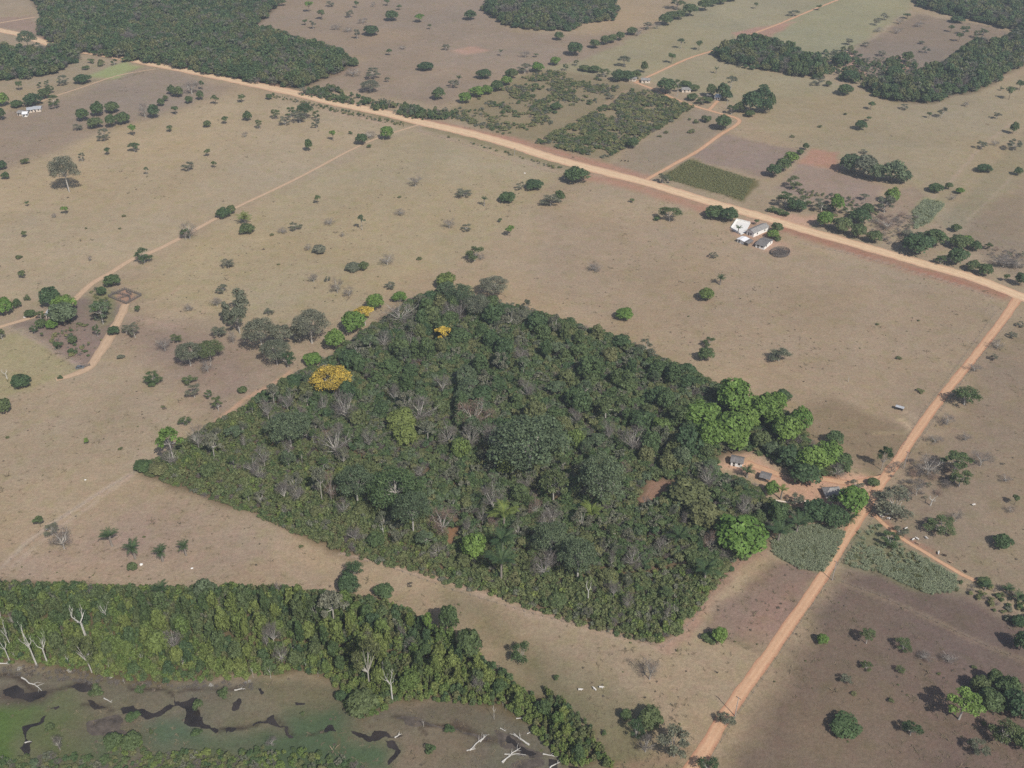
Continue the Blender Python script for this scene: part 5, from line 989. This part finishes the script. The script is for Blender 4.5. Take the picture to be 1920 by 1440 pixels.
# ------------------------------------------------------------------ buildings
def frame3(A, B, C):
    """front-left, front-right and back-right ground corners in the photo -> centre, turn, length, depth"""
    a, b, c = (np.array(G(*p)) for p in (A, B, C)); u = b - a; L = np.linalg.norm(u); u /= L; v = np.array([-u[1], u[0]]); D = float((c - b) @ v)
    ctr = (a + b) / 2 + v * D / 2; return ctr, math.atan2(u[1], u[0]), L, abs(D)
def house(name, ctr, rz, L, D, wall_h, rise, wall, roof, label, ridge='x', hip=0.0, over=.45, windows=2, door=True, open_sides=False, cat='house'):
    root = empty(name, (ctr[0], ctr[1], 0), rz); tag(root, label, cat)
    l, d = L / 2, D / 2
    if open_sides:
        for sx in (-1, 1):
            for sy in (-1, 1):
                MB().box(sx * (l - .2) - .09, sx * (l - .2) + .09, sy * (d - .2) - .09, sy * (d - .2) + .09, 0, wall_h - .02).build('post', M['wood'], root)
        MB().box(-l + .35, l - .35, -d + .35, -d + .5, 0, 1.0).build('rail', M['wood'], root)
    else:
        mb = MB(); mb.box(-l, l, -d, d, -.2, wall_h)
        if hip == 0:
            if ridge == 'x':
                for s in (-1, 1): mb.add([(s * l, -d, wall_h), (s * l, d, wall_h), (s * l, 0, wall_h + rise), (s * (l - .2), -d, wall_h), (s * (l - .2), d, wall_h), (s * (l - .2), 0, wall_h + rise)], [(0, 1, 2), (5, 4, 3), (0, 2, 5, 3), (1, 4, 5, 2)])
            else:
                for s in (-1, 1): mb.add([(-l, s * d, wall_h), (l, s * d, wall_h), (0, s * d, wall_h + rise), (-l, s * (d - .2), wall_h), (l, s * (d - .2), wall_h), (0, s * (d - .2), wall_h + rise)], [(0, 1, 2), (5, 4, 3), (0, 2, 5, 3), (1, 4, 5, 2)])
        mb.build('wall', wall, root)
    ov = over; z0 = wall_h - .02; t = .14; rb = MB()
    if ridge == 'x':
        k = rise / d; e = z0 - k * ov; zr = z0 + rise + .12
        hl = hip * L / 2
        if hip == 0:
            rb.slab([(-l - ov, -d - ov, e + .12), (l + ov, -d - ov, e + .12), (l + ov, 0, zr), (-l - ov, 0, zr)], t)
            rb.slab([(l + ov, d + ov, e + .12), (-l - ov, d + ov, e + .12), (-l - ov, 0, zr), (l + ov, 0, zr)], t)
        else:
            rb.add([(-l - ov, -d - ov, e + .1), (l + ov, -d - ov, e + .1), (l + ov, d + ov, e + .1), (-l - ov, d + ov, e + .1), (-l + hl, 0, zr), (l - hl, 0, zr),
                    (-l - ov, -d - ov, e - .04), (l + ov, -d - ov, e - .04), (l + ov, d + ov, e - .04), (-l - ov, d + ov, e - .04)],
                   [(0, 1, 5, 4), (1, 2, 5), (2, 3, 4, 5), (3, 0, 4), (9, 8, 7, 6), (0, 6, 7, 1), (1, 7, 8, 2), (2, 8, 9, 3), (3, 9, 6, 0)])
    else:
        k = rise / l; e = z0 - k * ov; zr = z0 + rise + .12
        rb.slab([(-l - ov, d + ov, e + .12), (-l - ov, -d - ov, e + .12), (0, -d - ov, zr), (0, d + ov, zr)], t)
        rb.slab([(l + ov, -d - ov, e + .12), (l + ov, d + ov, e + .12), (0, d + ov, zr), (0, -d - ov, zr)], t)
    ro = rb.build('roof', roof, root)
    if hip == 0:
        if ridge == 'x': MB().box(-l - ov, l + ov, -.14, .14, zr - .02, zr + .08).build('ridge_cap', roof, ro)
        else: MB().box(-.14, .14, -d - ov, d + ov, zr - .02, zr + .08).build('ridge_cap', roof, ro)
    if not open_sides:
        def opening(nm, face, c, w, h, z):
            mb, fb = MB(), MB()
            if face in ('f', 'k'):
                s = -1 if face == 'f' else 1; y = s * d; y0, y1 = sorted((y - s * .05, y + s * .03)); mb.box(c - w / 2, c + w / 2, y0, y1, z, z + h)
                y0, y1 = sorted((y - s * .02, y + s * .06)); fb.box(c - w / 2 - .1, c + w / 2 + .1, y0, y1, z - .12, z - .01)
            else:
                s = 1 if face == 'r' else -1; x = s * l; x0, x1 = sorted((x - s * .05, x + s * .03)); mb.box(x0, x1, c - w / 2, c + w / 2, z, z + h)
                x0, x1 = sorted((x - s * .02, x + s * .06)); fb.box(x0, x1, c - w / 2 - .1, c + w / 2 + .1, z - .12, z - .01)
            o = mb.build(nm, M['dark_in'], root)
            if nm == 'window': fb.build('sill', M['wall2'], o)
        for i in range(windows):
            c = (-l + L * (i + .5) / windows) * .9
            opening('window', 'f', c + (.6 if door and abs(c) < .9 else 0), 1.0, 1.0, 1.05)
        if door: opening('door', 'f', -l * .12 - .75, .85, 2.0, .02)
        for q in (-.5, .5): opening('window', 'r', q * d, .9, 1.0, 1.05)
    return root
c, rz, L, D = frame3((1399.5,439.5),(1412.5,445),(1432,429.5))
house('house', c, rz, L, D, 3.0, 1.25, M['wall'], M['tile2'], 'white farmhouse with grey gable roof beside the main road', ridge='y', windows=1)
c, rz, L, D = frame3((1416,463.5),(1432.5,468.5),(1447,456))
house('house', c, rz, L, D, 2.3, 1.0, M['wall'], M['tile'], 'smaller white house with dark grey roof below the roadside farmhouse', ridge='x', windows=2)
c, rz, L, D = frame3((1382,454),(1394,458.5),(1400,452.5))
sh = house('shed', c, rz, L, D, 2.2, .35, M['wall'], M['white_metal'], 'shed with bright white sheet roof beside the roadside farmhouse', ridge='y', windows=0, door=True, cat='shed')
c, rz, L, D = frame3((1395,459.5),(1402,462),(1407.5,455.5))
house('shed', c, rz, L, D, 1.9, .35, M['wood'], M['tile'], 'low dark lean-to between the white shed and the smaller house', ridge='y', open_sides=True, cat='shed')
c, rz, L, D = frame3((1369.7,873),(1390.8,877),(1396.5,866.5))
house('house', c, rz, L, D, 2.5, 1.0, M['wall'], M['tile'], 'small white house with grey roof at the left end of the homestead yard', ridge='x', windows=2)
c, rz, L, D = frame3((1424,901.5),(1440.8,906),(1447.5,897))
house('shed', c, rz, L, D, 2.2, .45, M['wood'], M['tile'], 'open sided shed with grey roof in the homestead yard', ridge='x', open_sides=True, cat='shed')
c, rz, L, D = frame3((1549,934),(1575,932.5),(1583,920.5))
house('house', c, rz, L, D, 2.5, 1.3, M['wall'], M['tile2'], 'white walled house with grey hipped roof next to the side road', ridge='x', over=.8, hip=.55, windows=3)
for A, B, dd, wl, rf, lb, nm in (((1202.5,155.5),(1218.5,155.8),7,'wall2','tile2','grey roofed house at the bend of the far lane','house'), ((1278.5,173.5),(1295,173.5),7,'wall2','tile2','grey roofed house hidden in bushes by the far lane','house'),
                     ((1340,187.5),(1349.5,188.5),9,'wall','white_metal','white house at the end of the short yard lane','house'), ((1179,152),(1192,153),7,'wall2','tile2','grey roofed shed left of the far lane bend','shed'),
                     ((1325,184),(1335,185),6,'wood','tile','dark roofed shed beside the far white house','shed'),
                     ((62,210.5),(77,209.5),8,'wall2','zinc','long zinc roofed shed at the upper left farm','shed'), ((43,219.5),(51.5,219),6,'wall','white_metal','small white roofed hut at the upper left farm','hut'), ((52,212),(61,211),7,'wall2','zinc','low zinc roofed shed beside the upper left hut','shed'),
                     ((33,217),(41,217.5),6,'wall2','tile2','small brown roofed hut at the upper left farm','hut'), ((87,597),(99,598),6.5,'wall2','zinc','zinc roofed house half hidden under the left farm trees','house')):
    a, b = np.array(G(*A)), np.array(G(*B)); u = b - a; L = np.linalg.norm(u); u /= L; v = np.array([-u[1], u[0]])
    house(nm, (a + b) / 2 + v * dd / 2, math.atan2(u[1], u[0]), L, dd, 2.4, .9, M[wl], M[rf], lb, ridge='x', windows=2, cat=nm)
# paved yard of the roadside farmhouse, with a low wall
yard = GP([(1370,428.5),(1381,412.5),(1407,419),(1398,436),(1389,441)])
mb = MB(); n = len(yard); cy = yard.mean(0)
mb.add([(p[0], p[1], .12) for p in yard] + [(p[0], p[1], -.1) for p in yard], [tuple(range(n))[::-1] if np.cross(yard[1] - yard[0], yard[2] - yard[1]) < 0 else tuple(range(n))] + [(i, (i + 1) % n, n + (i + 1) % n, n + i) for i in range(n)])
tag(mb.build('paved_yard', M['concrete'], None), kind='structure')
w = empty('garden_wall', (yard[0][0], yard[0][1], 0)); tag(w, 'low white wall round the paved farmhouse yard', 'wall')
mb = MB()
for a, b in ((0, 1), (1, 2), (0, 4)):
    p, q = yard[a] - yard[0], yard[b] - yard[0]; t = (q - p) / np.linalg.norm(q - p); nn = np.array([-t[1], t[0]]) * .1; p = p + t * .15; q = q - t * .15
    v = [(*(p - nn), 0), (*(q - nn), 0), (*(q + nn), 0), (*(p + nn), 0)]; mb.add(v + [(x, y, 1.1) for x, y, z in v], [(3, 2, 1, 0), (4, 5, 6, 7), (0, 1, 5, 4), (1, 2, 6, 5), (2, 3, 7, 6), (3, 0, 4, 7)])
mb.build('wall', M['wall'], w)
yw = empty('garden_wall', (*G(1447, 938), 0)); tag(yw, 'pale low wall along the front of the homestead yard', 'wall')
mb = MB(); o0 = np.array(G(1447, 938)); pts = GP([(1447,938),(1476,943),(1500,944),(1516,939)]) - o0
for p, q in zip(pts[:-1], pts[1:]): mb.tube([(p[0], p[1], .35), (q[0], q[1], .35)], .35, 4)
mb.build('wall', M['wall2'], yw)

# ------------------------------------------------------------------ fences, corrals, poles
def fence(name, pts_px, label, post_h=1.3, spacing=3.5, rails=(.4, .75, 1.1), rail_r=.012, post_r=.07, mat='post', rail_mat='post', cat='fence', closed=False):
    g = GP(pts_px); o = g[0]; root = empty(name, (o[0], o[1], 0)); tag(root, label, cat)
    g = g - o
    if closed: g = np.vstack([g, g[:1]])
    pb = MB(); rb = MB(); rng = np.random.default_rng(len(pts_px) * 31)
    for p, q in zip(g[:-1], g[1:]):
        L = np.linalg.norm(q - p); k = max(1, int(round(L / spacing)))
        for i in range(k + 1):
            c = p + (q - p) * i / k + rng.normal(size=2) * .04; pb.tube([(c[0], c[1], -.2), (c[0] + rng.normal() * .03, c[1], post_h * U(rng, .92, 1.08))], post_r * U(rng, .8, 1.2), 5)
        for z in rails: rb.tube([(p[0], p[1], z), (q[0], q[1], z)], rail_r, 4)
    tag(pb.build('posts', M[mat], root), kind='stuff'); tag(rb.build('rails', M[rail_mat], root), kind='stuff'); return root
fence('fence', [(1500,457),(1600,478),(1700,507),(1800,537),(1862,560)], 'wire fence along the near verge of the main road at right')
fence('fence', [(1893,600),(1850,655),(1800,722),(1765,770),(1724,828),(1694,872)], 'wire fence along the right edge of the upper side road')
fence('fence', [(1640,968),(1590,1030),(1540,1112),(1480,1200),(1430,1275),(1376,1352),(1335,1420)], 'wire fence along the right edge of the lower side road')
fence('fence', [(1868,585),(1800,680),(1730,775),(1690,842)], 'wire fence along the left edge of the upper side road')
fence('fence', [(640,1040),(740,1068),(850,1108),(1000,1152),(1240,1214)], 'wire fence along the lower edge of the central wood')
fence('fence', [(1245,1214),(1300,1165),(1345,1100),(1395,1050),(1428,1035)], 'wire fence beside the bare strip at the wood\'s lower right edge')
fence('fence', [(785,246),(880,274),(960,302),(1045,326)], 'wire fence along the near verge of the main road at centre')
fence('fence', [(18,612),(80,643),(120,666),(160,688)], 'wire fence below the left farm')
fence('fence', [(1565,1087),(1650,1118),(1740,1160),(1850,1212),(1930,1245)], 'wire fence across the top of the lower right brown field')
fence('fence', [(20,1050),(130,962),(252,887)], 'wire fence along the double track in the lower left pasture')
fence('corral', [(204,557.5),(234.4,543.8),(265.5,555),(237.5,570.5)], 'rectangular dark wooden corral on bare red earth at the left farm', 1.9, 1.6, (.35, .7, 1.05, 1.4, 1.75), .10, .14, 'wood', 'wood', 'corral', True)
fence('corral_partition', [(210,551),(226,552.5),(240,556),(247,553),(237,548)], 'upper dark partition fence inside the rectangular corral', 1.8, 1.6, (.4, .8, 1.2, 1.6), .10, .13, 'wood', 'wood', 'fence')
fence('corral_partition', [(222,561),(231,558.5),(240,556.5),(245,560),(243,564)], 'lower dark partition fence inside the rectangular corral', 1.8, 1.6, (.4, .8, 1.2, 1.6), .10, .13, 'wood', 'wood', 'fence')
fence('round_corral', [(1462.8 + 18 * math.cos(t), 474.8 + 8.6 * math.sin(t)) for t in np.linspace(0, 2 * math.pi, 22)[:-1]], 'round grey stick corral below the roadside farmhouse', 1.6, 1.2, (.3, .6, .9, 1.2, 1.5), .09, .11, 'wood', 'wood', 'corral', True)
rng = np.random.default_rng(8); ctr = np.array(G(1462.8, 474.8)); xs, ys = [], []
for i in range(150):
    a, r = rng.uniform(0, 6.28), math.sqrt(rng.random()) * .9; q = G(1462.8 + 17 * r * math.cos(a), 474.8 + 8 * r * math.sin(a)); xs.append(q[0]); ys.append(q[1])
scatter('corral_brushwood', np.array(xs), np.array(ys), rng.uniform(.1, .25, 150), rng.uniform(.05, .12, 150), [bare_proto(301), bare_proto(302)], 'grey brushwood heaped inside the round corral', 'brushwood', rng=rng)
def gate(px, rz, label):
    g = empty('gate', (*G(*px), 0), rz); tag(g, label, 'gate'); mb = MB()
    for s in (-1.7, 1.7): MB().box(s - .1, s + .1, -.1, .1, -.2, 1.7).build('gate_post', M['wood'], g)
    for z in (.3, .65, 1.0, 1.35): MB().box(-1.59, 1.59, -.03, .03, z, z + .14).build('board', M['wood'], g)
gate((163, 688), .7, 'dark wooden gate where the farm lane ends beside the grey car')
def pole(px, top_px, label):
    x, y = G(*px); s = mpp(x, y); h = (px[1] - top_px) * s / math.cos(dep(x, y)); p = empty('utility_pole', (x, y, 0), 2.4); tag(p, label, 'pole', 'utility poles')
    MB().tube([(0, 0, -.3), (0, 0, h)], [.17, .11], 8).build('post', M['pole'], p)
    MB().box(-.9, .9, -.06, .06, h - .55, h - .4).build('crossarm', M['wood'], p)
    for k in (-.75, 0, .75): MB().tube([(k, 0, h - .4), (k, 0, h - .2)], .05, 6).build('insulator', M['glass'], p)
pole((1378, 1343), 1308, 'utility pole beside the lower side road near the bottom')
pole((1560, 1088), 1052, 'utility pole where the fodder grass meets the side road')
pole((1694, 879), 846, 'utility pole opposite the homestead on the side road')
pole((1270, 181), 160, 'tall pale pole beside the far lane house')
pole((965, 290), 278, 'short pole on the main road verge near the scrub plot')
pole((1362, 205), 188, 'pole by the far white house')

# ------------------------------------------------------------------ salt trough with a small roof, car
x, y = G(1686, 768.5); tr = empty('feed_trough', (x, y, 0), -.5); tag(tr, 'small roofed cattle trough in the pasture beside the side road', 'trough')
for sx in (-1.5, 1.5):
    for sy in (-.55, .55): MB().box(sx - .08, sx + .08, sy - .08, sy + .08, -.2, 1.75).build('post', M['wood'], tr)
mb = MB(); mb.box(-1.35, 1.35, -.3, .3, .35, .42); mb.box(-1.35, 1.35, -.36, -.3, .35, .8); mb.box(-1.35, 1.35, .3, .36, .35, .8); mb.box(-1.42, -1.35, -.36, .36, .35, .8); mb.box(1.35, 1.42, -.36, .36, .35, .8); mb.build('trough', M['wood'], tr)
mb = MB(); mb.slab([(-1.9, -1.05, 1.78), (1.9, -1.05, 1.78), (1.9, 0, 2.2), (-1.9, 0, 2.2)], .06); mb.slab([(1.9, 1.05, 1.78), (-1.9, 1.05, 1.78), (-1.9, 0, 2.2), (1.9, 0, 2.2)], .06); mb.build('roof', M['zinc'], tr)
x, y = G(150.5, 690.5); car = empty('parked_car', (x, y, 0), .28); tag(car, 'dark grey car parked by the gate at the end of the farm lane', 'car')
def loft(profile, halfw, taper=.0):
    """side outline (x, z) swept across the width with rounded shoulders"""
    mb = MB(); n = len(profile); ws = [(-halfw, .93), (-halfw * .86, 1.0), (halfw * .86, 1.0), (halfw, .93)]; cz = sum(p[1] for p in profile) / n
    v = []
    for yy, k in ws: v += [(px * (.985 if k < 1 else 1), yy, cz + (pz - cz) * k) for px, pz in profile]
    f = [(j * n + i, j * n + (i + 1) % n, (j + 1) * n + (i + 1) % n, (j + 1) * n + i) for j in range(3) for i in range(n)]
    f += [tuple(range(n))[::-1], tuple(3 * n + i for i in range(n))]; return mb.add(v, f)
loft([(-2.0, .35), (2.0, .35), (2.08, .62), (1.95, .82), (1.05, .95), (-1.6, .98), (-2.05, .85)], .84).build('body', M['car'], car)
loft([(-1.75, .95), (1.0, .93), (.42, 1.40), (-1.25, 1.42)], .74).build('cabin_glass', M['glass'], car)
loft([(.48, 1.385), (.40, 1.44), (-1.22, 1.46), (-1.34, 1.405)], .72).build('car_roof', M['car'], car)
for sx in (-1.28, 1.3):
    for sy in (-1, 1):
        wl = MB().tube([(sx, sy * .62, .31), (sx, sy * .86, .31)], .31, 14).build('wheel', M['rubber'], car)
        MB().tube([(sx, sy * .84, .31), (sx, sy * .875, .31)], .19, 10).build('rim', M['zinc'], wl)
for sy in (-.6, .6):
    MB().box(2.0, 2.09, sy - .17, sy + .17, .6, .74).build('headlight', M['lamp'], car)

# ------------------------------------------------------------------ cattle
def cow_mesh():
    me = bpy.data.meshes.new('cow_frame'); P = [(0, 0, 1.05), (.45, 0, 1.08), (.8, 0, 1.15), (1.05, 0, 1.32), (1.28, 0, 1.38), (1.52, 0, 1.18), (-.45, 0, 1.08), (-.78, 0, 1.1), (-.92, 0, .95), (-.95, 0, .45)]
    E = [(0, 1), (1, 2), (2, 3), (3, 4), (4, 5), (0, 6), (6, 7), (7, 8), (8, 9)]; R = [(.36, .40), (.34, .38), (.27, .36), (.17, .22), (.13, .15), (.08, .09), (.35, .38), (.28, .30), (.05, .05), (.03, .03)]
    for bx, src in ((.62, 1), (-.62, 6)):
        for s in (-1, 1):
            i = len(P); P += [(bx, s * .2, .8), (bx + (.02 if bx > 0 else -.08), s * .2, .45), (bx + .02, s * .2, .06)]; E += [(src, i), (i, i + 1), (i + 1, i + 2)]; R += [(.14, .14), (.08, .08), (.06, .06)]
    for s in (-1, 1):
        i = len(P); P.append((1.2, s * .24, 1.42)); E.append((4, i)); R.append((.05, .03))
    i = len(P); P.append((.5, 0, 1.5)); E.append((2, i)); R.append((.12, .10))
    me.from_pydata(P, E, []); o = bpy.data.objects.new('cow_frame', me); COL.objects.link(o); o.modifiers.new('skin', 'SKIN')
    for k, sv in enumerate(me.skin_vertices[0].data): sv.radius = R[k]; sv.use_root = (k == 0)
    ss = o.modifiers.new('sub', 'SUBSURF'); ss.levels = 1; ss.render_levels = 1
    dg = bpy.context.evaluated_depsgraph_get(); out = bpy.data.meshes.new_from_object(o.evaluated_get(dg)); bpy.data.objects.remove(o); out.name = 'cow'
    co = np.empty(len(out.vertices) * 3, np.float32); out.vertices.foreach_get('co', co); co = co.reshape(-1, 3); co[:, 2] -= co[:, 2].min() + .01; out.vertices.foreach_set('co', co.ravel()); return out
COW = cow_mesh(); COW.materials.append(M['hide'])
COWS = [((1651.9,970),'hide'), ((1662.5,965.6),'hide'), ((1665,973.8),'hide'), ((1697.5,993),'hide'), ((1711.9,1013),'hide'), ((1719.4,1012),'hide'), ((1736,1010),'hide'), ((1759,1038.8),'hide'), ((1781,1055.6),'hide_t'), ((1825.6,948),'hide'), ((1720.6,1020.6),'hide_t'),
        ((1755.6,997),'hide_d'), ((1771,1043),'hide_d'), ((1809.4,1073),'hide_d'), ((1087.5,1295),'hide'), ((1115,1294),'hide'), ((1126.7,1290.5),'hide'), ((46,597),'hide'),
        ((1165,302.5),'hide_d'), ((1172.5,302.5),'hide_d'), ((1178,303),'hide_d'), ((1330,162),'hide_d')]
COWLOOK = {'hide': 'white cow', 'hide_d': 'dark cow', 'hide_t': 'tan cow'}
rng = np.random.default_rng(4)
for (px, py), h in COWS:
    o = bpy.data.objects.new('cow', COW); COL.objects.link(o); o.location = (*G(px, py), 0); o.rotation_euler = (0, 0, U(rng, 0, 6.28)); o.scale = (.72, .72, .72)
    o.material_slots[0].link = 'OBJECT'; o.material_slots[0].material = M[h]; o['category'] = 'cow'
    zp, zg = zone_of(px, py); ALLT.append((o, COWLOOK[h] + ' standing ' + zp.replace('standing ', ''), zg.replace('trees', 'cattle') if 'trees' in zg else zg, px))

def stone(px, py, w, lb):
    bm = bmesh.new(); bmesh.ops.create_icosphere(bm, subdivisions=2, radius=.5); r = np.random.default_rng(int(px))
    for v in bm.verts: v.co *= float(r.uniform(.8, 1.15)); v.co.z = v.co.z * .7 + .15
    me = bpy.data.meshes.new('boulder'); bm.to_mesh(me); bm.free(); o = link('boulder', me, None, M['concrete']); o.location = (*G(px, py), 0); o.scale = (w, w * .8, w * .8); tag(o, lb, 'boulder')
stone(265, 1059, 1.5, 'white boulder above the lower left wood beside the palms'); stone(360, 1066, 1.0, 'small white boulder right of the palms'); stone(160, 900, .9, 'small white boulder in the middle of the lower left pasture'); stone(88, 992, 1.2, 'white boulder on the double track in the lower left pasture'); stone(984, 325, 1.2, 'white boulder by the near verge of the main road')
# ------------------------------------------------------------------ fallen logs in the marsh
def log(a, b, r, label_side):
    p, q = np.array(G(*a)), np.array(G(*b)); d = q - p; L = np.linalg.norm(d); o = empty('fallen_log', (p[0], p[1], 0), math.atan2(d[1], d[0])); rng = np.random.default_rng(int(a[0] * 7 + a[1]))
    pts = [(L * t, U(rng, -.03, .03) * L, r * 1.05 + .12 * math.sin(t * 3)) for t in np.linspace(0, 1, 6)]
    MB().tube(pts, [r * 1.3, r, r * .9, r * .75, r * .6, r * .35], 7).build('trunk', M['white_bark'], o)
    for t in (.55, .7, .85):
        s = 1 if rng.random() < .5 else -1; MB().tube([(L * t, 0, r), (L * t + U(rng, .4, .9) * L * .14, s * L * U(rng, .06, .12), r + U(rng, .2, .9)), (L * t + L * .2, s * L * U(rng, .12, .2), r + U(rng, .2, 1.2))], [r * .45, r * .3, r * .12], 5).build('branch', M['white_bark'], o)
    o['category'] = 'log'; ALLT.append((o, 'bleached fallen log lying in the marsh', 'fallen logs in the marsh', a[0]))
for a, b, r in (((992,1398),(962,1376),.28), ((941,1430),(975,1402),.2), ((946,1415),(986,1415),.15), ((1018,1414),(1045,1420),.18), ((988,1376),(1000,1372),.16), ((900,1392),(912,1379),.18), ((880,1408),(912,1378),.2), ((875,1408),(892,1405),.16), ((942,1431),(962,1413),.16), ((938,1366),(948,1372),.15),
                ((0,1245),(18,1246),.2), ((40,1272),(80,1295),.22), ((740,1384),(752,1377),.2), ((47,1393),(60,1391),.18), ((440,1295),(460,1292),.2), ((1030,1440),(1052,1428),.2), ((968,1348),(990,1345),.14), ((195,1310),(210,1318),.18), ((1000,1352),(1028,1350),.16)): log(a, b, r, '')

# ------------------------------------------------------------------ labels that single things out
ORD = ['', 'first', 'second', 'third', 'fourth', 'fifth', 'sixth', 'seventh', 'eighth', 'ninth', 'tenth', 'eleventh', 'twelfth', 'thirteenth', 'fourteenth', 'fifteenth', 'sixteenth', 'seventeenth', 'eighteenth', 'nineteenth', 'twentieth']
def ordinal(i):
    if i <= 20: return ORD[i]
    t, u = divmod(i, 10); return ('twenty-', 'thirty-', 'forty-', 'fifty-', 'sixty-', 'seventy-')[t - 2] + ORD[u] if u else ('twentieth', 'thirtieth', 'fortieth', 'fiftieth', 'sixtieth', 'seventieth')[t - 2]
by = {}
for o, lb, gr, px in ALLT: by.setdefault(lb, []).append((px, o, gr))
for lb, lst in by.items():
    lst.sort(key=lambda q: q[0])
    for i, (px, o, gr) in enumerate(lst):
        o['group'] = gr
        if len(lst) == 1: o['label'] = lb
        elif i == 0: o['label'] = lb + ', leftmost of these'
        elif i == len(lst) - 1: o['label'] = lb + ', rightmost of these'
        else: o['label'] = lb + ', %s from left' % ordinal(i + 1)

# ------------------------------------------------------------------ the hazy air: one closed box round everything
mb = MB(); mb.box(-6200, 6200, -6200, 6200, -1.2, 282)
hz = bpy.data.materials.new('hazy_air'); hz.use_nodes = True; nt = hz.node_tree; nt.nodes.clear()
ho = nt.nodes.new('ShaderNodeOutputMaterial'); pv = nt.nodes.new('ShaderNodeVolumePrincipled')
pv.inputs['Color'].default_value = (.80, .88, 1.0, 1); pv.inputs['Density'].default_value = HAZE; pv.inputs['Anisotropy'].default_value = .15
nt.links.new(pv.outputs[0], ho.inputs['Volume'])
tag(mb.build('haze', hz, None), 'thin bluish haze filling the air over the land', 'haze', kind='stuff')
print('OBJECTS', len(bpy.data.objects))
